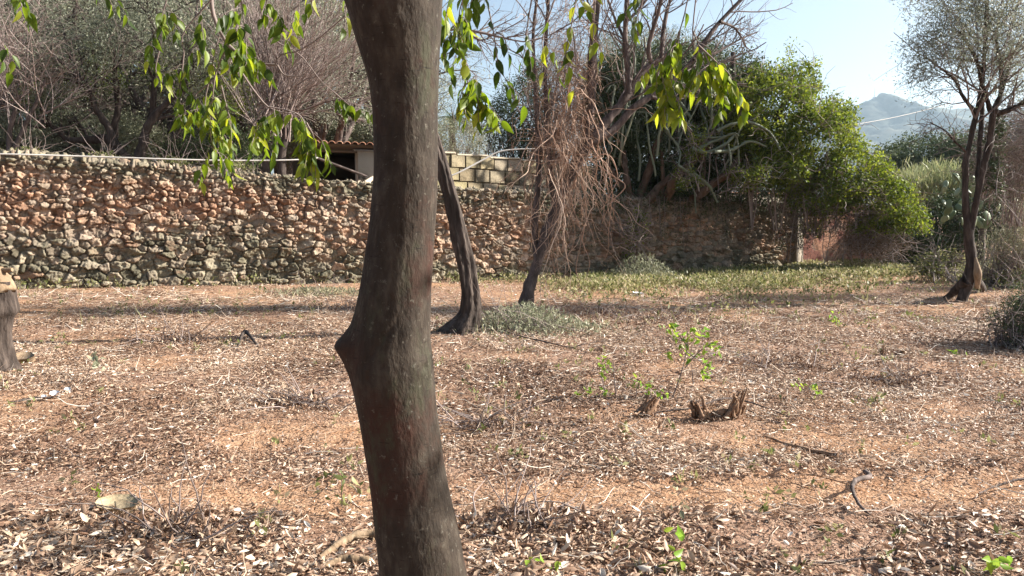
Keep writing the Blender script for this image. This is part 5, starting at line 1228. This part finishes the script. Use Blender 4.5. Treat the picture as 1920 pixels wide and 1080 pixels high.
patch('weed_patch', 'patch of pale green weeds at the wall foot left of the big trunk', 'weeds', G(605, 556), (.55, .35), 1500, .07, M['leaf_dry'], 402, .14, ntw=40, asp=.28)
patch('weed_patch', 'grey green leafy sprigs against the wall under the cactus', 'weeds', G(1205, 524), (.5, .25), 2200, .09, M['leaf_grey'], 403, .75, ntw=50, dbias=(0, 0, 1.6), asp=.2)
bush('wall_creeper', 'green creeper climbing the shaded stone wall right of the vines', 'creeper', [PE(1180, 450, 20.3, 20, 45, .12), PE(1200, 420, 20.5, 18, 30, .12)], 60, 14, .06, .06, .6, M['leaf_bush'], 404, .5, .1, twigs=10)
def trailing():
    """shrub stems hanging over the shaded part of the wall"""
    rng = np.random.default_rng(405); root = thing('hanging_creeper', from3(16.5, -.1, 2.0), 'dark trailing stems and small leaves hanging over the shaded wall', 'creeper'); tw = MB(); lf = MB()
    N = 75; u = rng.uniform(12, 20.5, N); x, y = from_uw(u, rng.uniform(-.45, -.12, N)); st = np.stack([x, y, wall_top(u) + .08], -1)
    P, R = grow(rng, st, rng.normal(0, .15, (N, 3)) + [0, 0, -1], rng.uniform(.3, 1.9, N), rng.uniform(.005, .014, N), 12, .1, (0, 0, -.1)); tubes(tw, P, R, 4, rng.uniform(0, .6, N))
    C = P[:, 2:].reshape(-1, 3); C = C[rng.uniform(0, 1, len(C)) < .35]; cloud(lf, rng, C, 9, .07, .06, .5, cl=.5, base=.4)
    u = rng.uniform(13.0, 20.6, 280); x, y = from_uw(u, rng.uniform(-.3, .3, 280)); C = np.stack([x, y, wall_top(u) + rng.normal(.05, .14, 280)], -1); cloud(lf, rng, C, 16, .1, .06, .5, cl=.6, base=.4)  # overhanging leaves added along the wall top to shade the stones below
    tw.build('stems', M['twig_grey'], root); lf.build('leaves', M['leaf_dark'], root)
def from3(u, w, z):
    x, y = from_uw(u, w); return (x, y, z)
trailing()

# saplings and seedlings
def sapling(label, stems, tips, mt, L=.07, seed=1, r=.006, name='sapling', group=None):
    """stems: pixel polylines standing on the ground; tips: (x, y, n) leaf bunches"""
    rng = np.random.default_rng(seed); g = G(*stems[0][0]); D = g[1]; root = thing(name, g, label, 'seedling' if name == 'seedling' else 'sapling', group); mb = MB(); lf = MB()
    for pl in stems:
        P = [W(a_, c_, D) for a_, c_ in pl]
        if pl is stems[0]: P[0] = g
        limb(mb, P, [r, r * .4], 10, 5, .12, rng)
    for (a_, c_, n) in tips:
        c = W(a_, c_, D); p = c + rng.normal(0, L * .45, (n, 3)); ll = L * rng.uniform(.6, 1.2, n)
        leaves(lf, p, rng.normal(0, .7, (n, 3)) + [0, 0, -.4], rng.normal(0, 1, (n, 3)), ll, ll * .45, np.clip(rng.normal(.5, .25, n), 0, 1), OVATE)
    mb.build('stem', M['twig_grey'], root); lf.build('leaves', mt, root, smooth=True)
sapling('airy green sapling standing above the torn stump on the right', [[(1262, 745), (1280, 690), (1290, 640), (1285, 605)], [(1284, 690), (1310, 660), (1340, 640)], [(1290, 650), (1270, 625), (1258, 610)], [(1288, 660), (1330, 690)], [(1300, 720), (1296, 680)]],
        [(1258, 612, 10), (1268, 628, 10), (1250, 665, 5), (1285, 635, 9), (1300, 620, 6), (1310, 632, 8), (1335, 645, 12), (1345, 655, 8), (1322, 668, 9), (1330, 690, 9), (1275, 650, 7), (1318, 625, 5), (1292, 665, 6), (1252, 612, 5), (1322, 700, 5)], M['leaf_fresh'], .065, 501)
sapling('thin sapling with yellow green tufts left of the airy one', [[(1156, 745), (1152, 710), (1150, 680)], [(1135, 735), (1128, 700), (1140, 670)]], [(1138, 678, 9), (1130, 692, 7), (1095, 735, 9), (1085, 742, 7), (1140, 735, 8), (1110, 745, 6), (1135, 705, 5)], M['leaf_fresh'], .055, 502)
sapling('short sapling behind the small split stump', [[(1192, 752), (1194, 728), (1200, 715)]], [(1198, 716, 8), (1212, 728, 8), (1230, 735, 6), (1245, 742, 6)], M['leaf_fresh'], .055, 503)
sapling('drooping dark leaved seedling left of the big trunk', [[(642, 960), (640, 910), (642, 870)], [(641, 900), (625, 885), (610, 895)]], [(642, 905, 6), (648, 920, 6), (628, 890, 4), (612, 915, 3), (655, 865, 4), (672, 858, 5), (600, 915, 3)], M['leaf_weed'], .06, 504, .003, 'seedling')
sapling('seedling with hanging green leaves near the bottom middle', [[(1262, 1062), (1264, 1035), (1264, 1015)]], [(1262, 1020, 5), (1266, 1032, 5)], M['leaf_fresh'], .075, 505, .002, 'seedling')
sapling('bright leaf pair at the bottom right corner', [[(1872, 1090), (1868, 1078), (1862, 1066)]], [(1868, 1062, 6), (1880, 1068, 5)], M['leaf_fresh'], .08, 506, .002, 'seedling')
sapling('single lime green leaf lying bottom left', [[(268, 972), (265, 968), (262, 964)]], [(262, 964, 3)], M['leaf_fresh'], .075, 507, .001, 'seedling')
sapling('yellow leaved seedling beside the dark shrub on the right', [[(1796, 668), (1796, 660), (1795, 655)]], [(1796, 658, 6), (1800, 664, 5)], M['leaf_fresh'], .09, 508, .003, 'seedling')
sapling('pale leaved seedling in front of the left stump', [[(188, 720), (186, 700), (182, 660)], [(158, 725), (168, 690), (170, 680)]], [(184, 668, 7), (182, 680, 6)], M['leaf_grey'], .075, 509, .004, 'seedling')
sapling('small green seedling in the bare soil at the lower left', [[(176, 945), (175, 925), (174, 912)]], [(174, 915, 6)], M['leaf_fresh'], .045, 510, .002, 'seedling')
sapling('low green sprigs right of the torn stump', [[(1520, 752), (1524, 735), (1528, 720)]], [(1500, 718, 6), (1528, 725, 8), (1534, 735, 7), (1490, 720, 4), (1665, 838, 6), (1650, 845, 5)], M['leaf_fresh'], .05, 511, .003, 'seedling')
sapling('small green seedling in the middle of the right clearing', [[(1562, 612), (1563, 600), (1563, 590)]], [(1562, 595, 9), (1568, 605, 8)], M['leaf_fresh'], .07, 512, .003, 'seedling')
sapling('green leaves at the bottom beside the big trunk', [[(1012, 1075), (1015, 1062), (1020, 1055)]], [(1010, 1055, 5), (1025, 1058, 5), (1045, 1068, 5)], M['leaf_fresh'], .05, 513, .002, 'seedling')
sapling('brown leaved seedling right of bottom centre', [[(1245, 1000), (1262, 965), (1276, 942)]], [(1272, 945, 4), (1270, 955, 3)], M['leaf_dry'], .055, 514, .002, 'seedling')

# stumps
def stump_left():
    rng = np.random.default_rng(601); b_ = G(4, 695); D = b_[1]; s = D / FPX; root = thing('tree_stump', b_, 'rough bark stump with freshly cut pale top at the left edge', 'stump')
    z = np.linspace(-.05, .93, 50); K = 30; th = np.linspace(0, 2 * math.pi, K, endpoint=False); TH, Z = np.meshgrid(th, z)
    cx = b_[0] + np.interp(z, [0, .3, .6, .93], [0.0, -.01, .03, .02])[:, None]; r0 = np.interp(z, [-.05, .1, .4, .55, .62, .93], [.19, .14, .11, .12, .16, .13])[:, None]
    r = r0 * (1 + .3 * (fbm(np.cos(TH) * 2 + 3, Z * 4 + np.sin(TH) * 2, 4, 5) - .5) + .08 * np.sin(5 * TH + Z * 4))
    V = np.stack([cx + r * np.cos(TH), D + r * np.sin(TH), Z], -1); i, j = np.meshgrid(np.arange(K), np.arange(49)); i2 = (i + 1) % K
    mb = MB(); mb.add(V.reshape(-1, 3), np.stack([j * K + i, j * K + i2, (j + 1) * K + i2, (j + 1) * K + i], -1).reshape(-1, 4)); mb.build('trunk', M['rough_bark'], root, smooth=True)
    top = MB(); limb(top, [(b_[0] + .02, D, .80), (b_[0] + .01, D, .92), (b_[0] - .02, D, 1.05)], [.15, .14, .09], 9, 14, .05, rng, caps=True); limb(top, [(b_[0], D, 1.03), (b_[0] + .18, D - .02, 1.055)], [.04, .02], 5, 8, .05, rng, caps=True); top.build('cut_top', M['pale_wood'], root)
stump_left()
def disc(name, label, cat, c, r, h, tilt, mt, seed, elong=1.0, rim=None):
    rng = np.random.default_rng(seed); K = 22; th = np.linspace(0, 2 * math.pi, K, endpoint=False); rr = r * (1 + rng.normal(0, .05, K)); ax = unit(np.array([tilt[0], tilt[1], 1.0])); a_ = unit(np.cross([0, 1, 0], ax)); b_ = np.cross(ax, a_)
    top = c + a_ * (rr * elong * np.cos(th))[:, None] + b_ * (rr * np.sin(th))[:, None] + ax * h; bot = top - ax * h * 1.2
    mb = MB(); v = np.vstack([top, bot, [c + ax * h * 1.1]]); mb.add(v, np.array([[q, (q + 1) % K, K + (q + 1) % K, K + q] for q in range(K)])); mb.f.append(np.array([[q, (q + 1) % K, 2 * K] for q in range(K)]) )
    o = mb.build(name, mt); tag(o, label, cat); return o
disc('wood_slice', 'pale sawn wood slice on the ground beside the left stump', 'wood', G(44, 680) + [0, 0, .02], .10, .07, (.1, -.25), M['pale_wood'], 1, 1.1)
disc('flat_stone', 'flat pale slab half buried in sand at the lower left', 'stone', G(222, 955) + [0, 0, .0], .085, .035, (.05, -.12), mat_bark('sand_stone', (.2, .15, .09), (.34, .27, .17), (.45, .37, .25), 12, (1, 1, 1), .6), 2, 1.4)
disc('white_stone', 'small white stone lying in front of the shaded wall', 'stone', G(1196, 556) + [0, 0, .02], .09, .05, (.1, -.1), mat_attr('white_rock', [(.8, .8, .8), (.8, .8, .8)]), 3, 1.2)
for (a_, c_, r_, w_) in ((104, 741, .032, 'larger'), (128, 734, .022, 'middle'), (84, 748, .018, 'smaller')): disc('paper_scrap', w_ + ' of three white scraps lying near the pale leaved seedling at the left', 'scrap', G(a_, c_), r_, .03, (.1, -.6), bpy.data.materials['white_rock'], a_, 1.3)
def torn_stump(name, label, base, spikes, mt, seed):
    rng = np.random.default_rng(seed); D = base[1]; root = thing(name, base, label, 'stump'); mb = MB()
    xs = [q[0] for q in spikes]; yb = max(q[1] for q in spikes)
    sp2 = []
    for (a0, c0, a1, c1, r0, r1) in spikes:
        for q in range(7):
            o = rng.normal(0, r0 * .55); f = rng.uniform(.45, 1.05); sp2.append((a0 + o, c0, a0 + o + (a1 - a0) * f + rng.normal(0, 3), c0 + (c1 - c0) * f, r0 * rng.uniform(.3, .6), r1 * rng.uniform(.15, .6)))
    for (a0, c0, a1, c1, r0, r1) in sp2:
        p0, p1 = W(a0, c0, D + rng.normal(0, .03)), W(a1, c1, D + rng.normal(0, .03)); p0[2] = max(p0[2], -.02)
        limb(mb, [p0, (p0 + p1) / 2 + rng.normal(0, .01, 3), p1], [r0 * D / FPX, (r0 * .6 + r1 * .4) * D / FPX, r1 * D / FPX], 7, 6, .1, rng, caps=True)
    mb.build('wood', mt, root); return root
torn_stump('tree_stump', 'torn reddish stump with jagged splinters in the right foreground', G(1345, 782), [(1312, 785, 1306, 745, 13, 7), (1325, 786, 1320, 760, 13, 8), (1345, 787, 1345, 770, 14, 10), (1358, 787, 1360, 768, 13, 9), (1368, 783, 1388, 735, 12, 7), (1376, 780, 1394, 726, 7, 3), (1335, 787, 1332, 768, 12, 8), (1365, 778, 1378, 745, 10, 7), (1350, 785, 1385, 760, 10, 8)], M['red_wood'], 31)
torn_stump('tree_stump', 'small pointed split stump left of the torn one', G(1212, 776), [(1200, 776, 1224, 742, 9, 4), (1210, 776, 1226, 748, 9, 4), (1218, 775, 1222, 755, 8, 3), (1195, 778, 1205, 768, 6, 5)], M['red_wood'], 32)
torn_stump('tree_stump', 'low broken stump right of the torn stump, near centre right', G(1672, 668), [(1655, 668, 1655, 645, 3, 1.5), (1668, 668, 1705, 655, 3, 2), (1672, 668, 1700, 662, 5, 3)], M['red_wood'], 33)

for n_, (a_, c_, lab) in enumerate(((650, 585, 'just left of the big trunk, middle distance'), (330, 640, 'beyond the pale leaved seedling at the left'), (930, 800, 'right of the big trunk at mid height'), (1450, 690, 'between the torn stump and the right edge'), (1690, 720, 'in the grey litter at the right'), (1240, 600, 'behind the airy sapling'), (560, 760, 'left of the big trunk above the bare track'), (1130, 590, 'in front of the leaning bare tree'), (980, 990, 'bottom right of the big trunk'), (330, 1000, 'at the bottom left'))):
    patch('debris_heap', 'low heap of broken twigs and leaves ' + lab, 'debris', G(a_, c_), (.16 + .012 * G(a_, c_)[1], .09 + .006 * G(a_, c_)[1]), 420, .045, M['litter'], 700 + n_, .05 + .006 * G(a_, c_)[1], twm=M['twig_grey'], ntw=45, asp=.35, tone=.35)['group'] = 'debris heaps in the clearing'
# branches and logs on the ground
def stick(label, px, r, seed, mt, name='fallen_branch', k=7, n=26, lift=0.0, side=0):
    rng = np.random.default_rng(seed); P = bez([G(a_, c_) for a_, c_ in px], n); R = np.interp(np.linspace(0, 1, n), np.linspace(0, 1, len(r)), r)
    P[:, 2] = gz(P[:, 0], P[:, 1]) + R * .8 + lift * np.sin(np.linspace(0, math.pi, n)); P += rng.normal(0, 1, P.shape) * (R * .1)[:, None]
    mb = MB(); tubes(mb, P, R * (1 + rng.normal(0, .08, n)), k, rng.uniform(.3, .8), caps=True)
    if side:
        P1, R1 = kids(rng, P[None], R[None], side, .3, 1, .7, .35, .5, 6, .15, (0, 0, -.05)); P1[:, :, 2] = np.maximum(P1[:, :, 2], gz(P1[:, :, 0], P1[:, :, 1]) + .003); tubes(mb, P1, R1, 4, .5)
    tag(mb.build(name, mt, smooth=True), label, 'branch')
stick('straight brown branch with a cut end in the right clearing', [(1435, 822), (1470, 838), (1515, 850), (1570, 862)], [.008, .011, .014, .02], 41, M['red_wood'], lift=.01)
stick('pale curved hook shaped stick at the lower right', [(1622, 890), (1630, 908), (1606, 922), (1597, 940), (1608, 962), (1630, 972)], [.016, .017, .014, .012, .009, .006], 42, M['grey_bark'], lift=.05)
stick('long thin crooked stick along the bottom right edge', [(1500, 1058), (1600, 1052), (1660, 1050), (1700, 1056), (1760, 1062), (1820, 1080)], [.005, .007, .009, .009, .009, .007], 43, M['grey_bark'], side=4)
stick('pale thin twig reaching right from the torn stump', [(1225, 778), (1300, 775), (1350, 765), (1395, 762), (1500, 788)], [.006, .007, .008, .007, .004], 44, M['grey_bark'], lift=.06)
stick('thin brown twig at the right edge of the ground', [(1835, 930), (1865, 915), (1900, 907), (1940, 903)], [.004, .006, .008, .008], 45, M['grey_bark'])
stick('thick peeling log lying behind the foot of the big trunk', [(600, 1052), (640, 1030), (680, 1018), (720, 1016)], [.012, .02, .022, .02], 46, M['pale_wood'], k=10, side=3)
stick('split pale log below the peeling one', [(600, 1075), (640, 1060), (690, 1062)], [.008, .022, .02], 47, M['pale_wood'], k=10)
stick('dark short root poking up left of the big trunk', [(445, 650), (460, 634), (484, 648)], [.012, .028, .012], 48, M['dark_bark'], lift=.06)
stick('dark branch on the ground below the left pale seedling', [(20, 760), (60, 752), (110, 748)], [.01, .014, .01], 49, M['dark_bark'])
stick('brown stick lying at the lower left corner', [(40, 1010), (120, 1040), (230, 1042), (260, 1030)], [.006, .008, .006, .004], 50, M['red_wood'], side=5)
stick('dark forked twig beside the flat pale slab', [(205, 938), (215, 950), (250, 956)], [.006, .006, .005], 51, M['dark_bark'])
stick('grey branch sticking out of the brush heap', [(880, 600), (960, 632), (1040, 650), (1090, 655)], [.012, .01, .008, .004], 52, M['grey_bark'], lift=.04, side=9)
stick('dry thin branch right of the torn stump', [(1400, 770), (1450, 790), (1505, 800)], [.005, .006, .004], 53, M['grey_bark'], side=3)
stick('reddish root in the leaves near the middle of the ground', [(1478, 900), (1520, 895), (1590, 912)], [.004, .006, .004], 54, M['red_wood'])

# ------------------------------------------------------------------ air
hz = MB(); box(hz, (600, 1500, 300), (7600, 2700, 304.5))
hm = bpy.data.materials.new('haze_air'); hm.use_nodes = True; nt = hm.node_tree
nt.nodes.remove(nt.nodes['Principled BSDF'])
pv = nt.nodes.new('ShaderNodeVolumePrincipled'); pv.inputs['Color'].default_value = (0.62, 0.82, 1, 1); pv.inputs['Density'].default_value = 0.00015; pv.inputs['Anisotropy'].default_value = 0.3
nt.links.new(pv.outputs[0], nt.nodes['Material Output'].inputs['Volume'])
tag(hz.build('haze', hm), 'thin blue haze over the whole place', 'haze', kind='stuff')
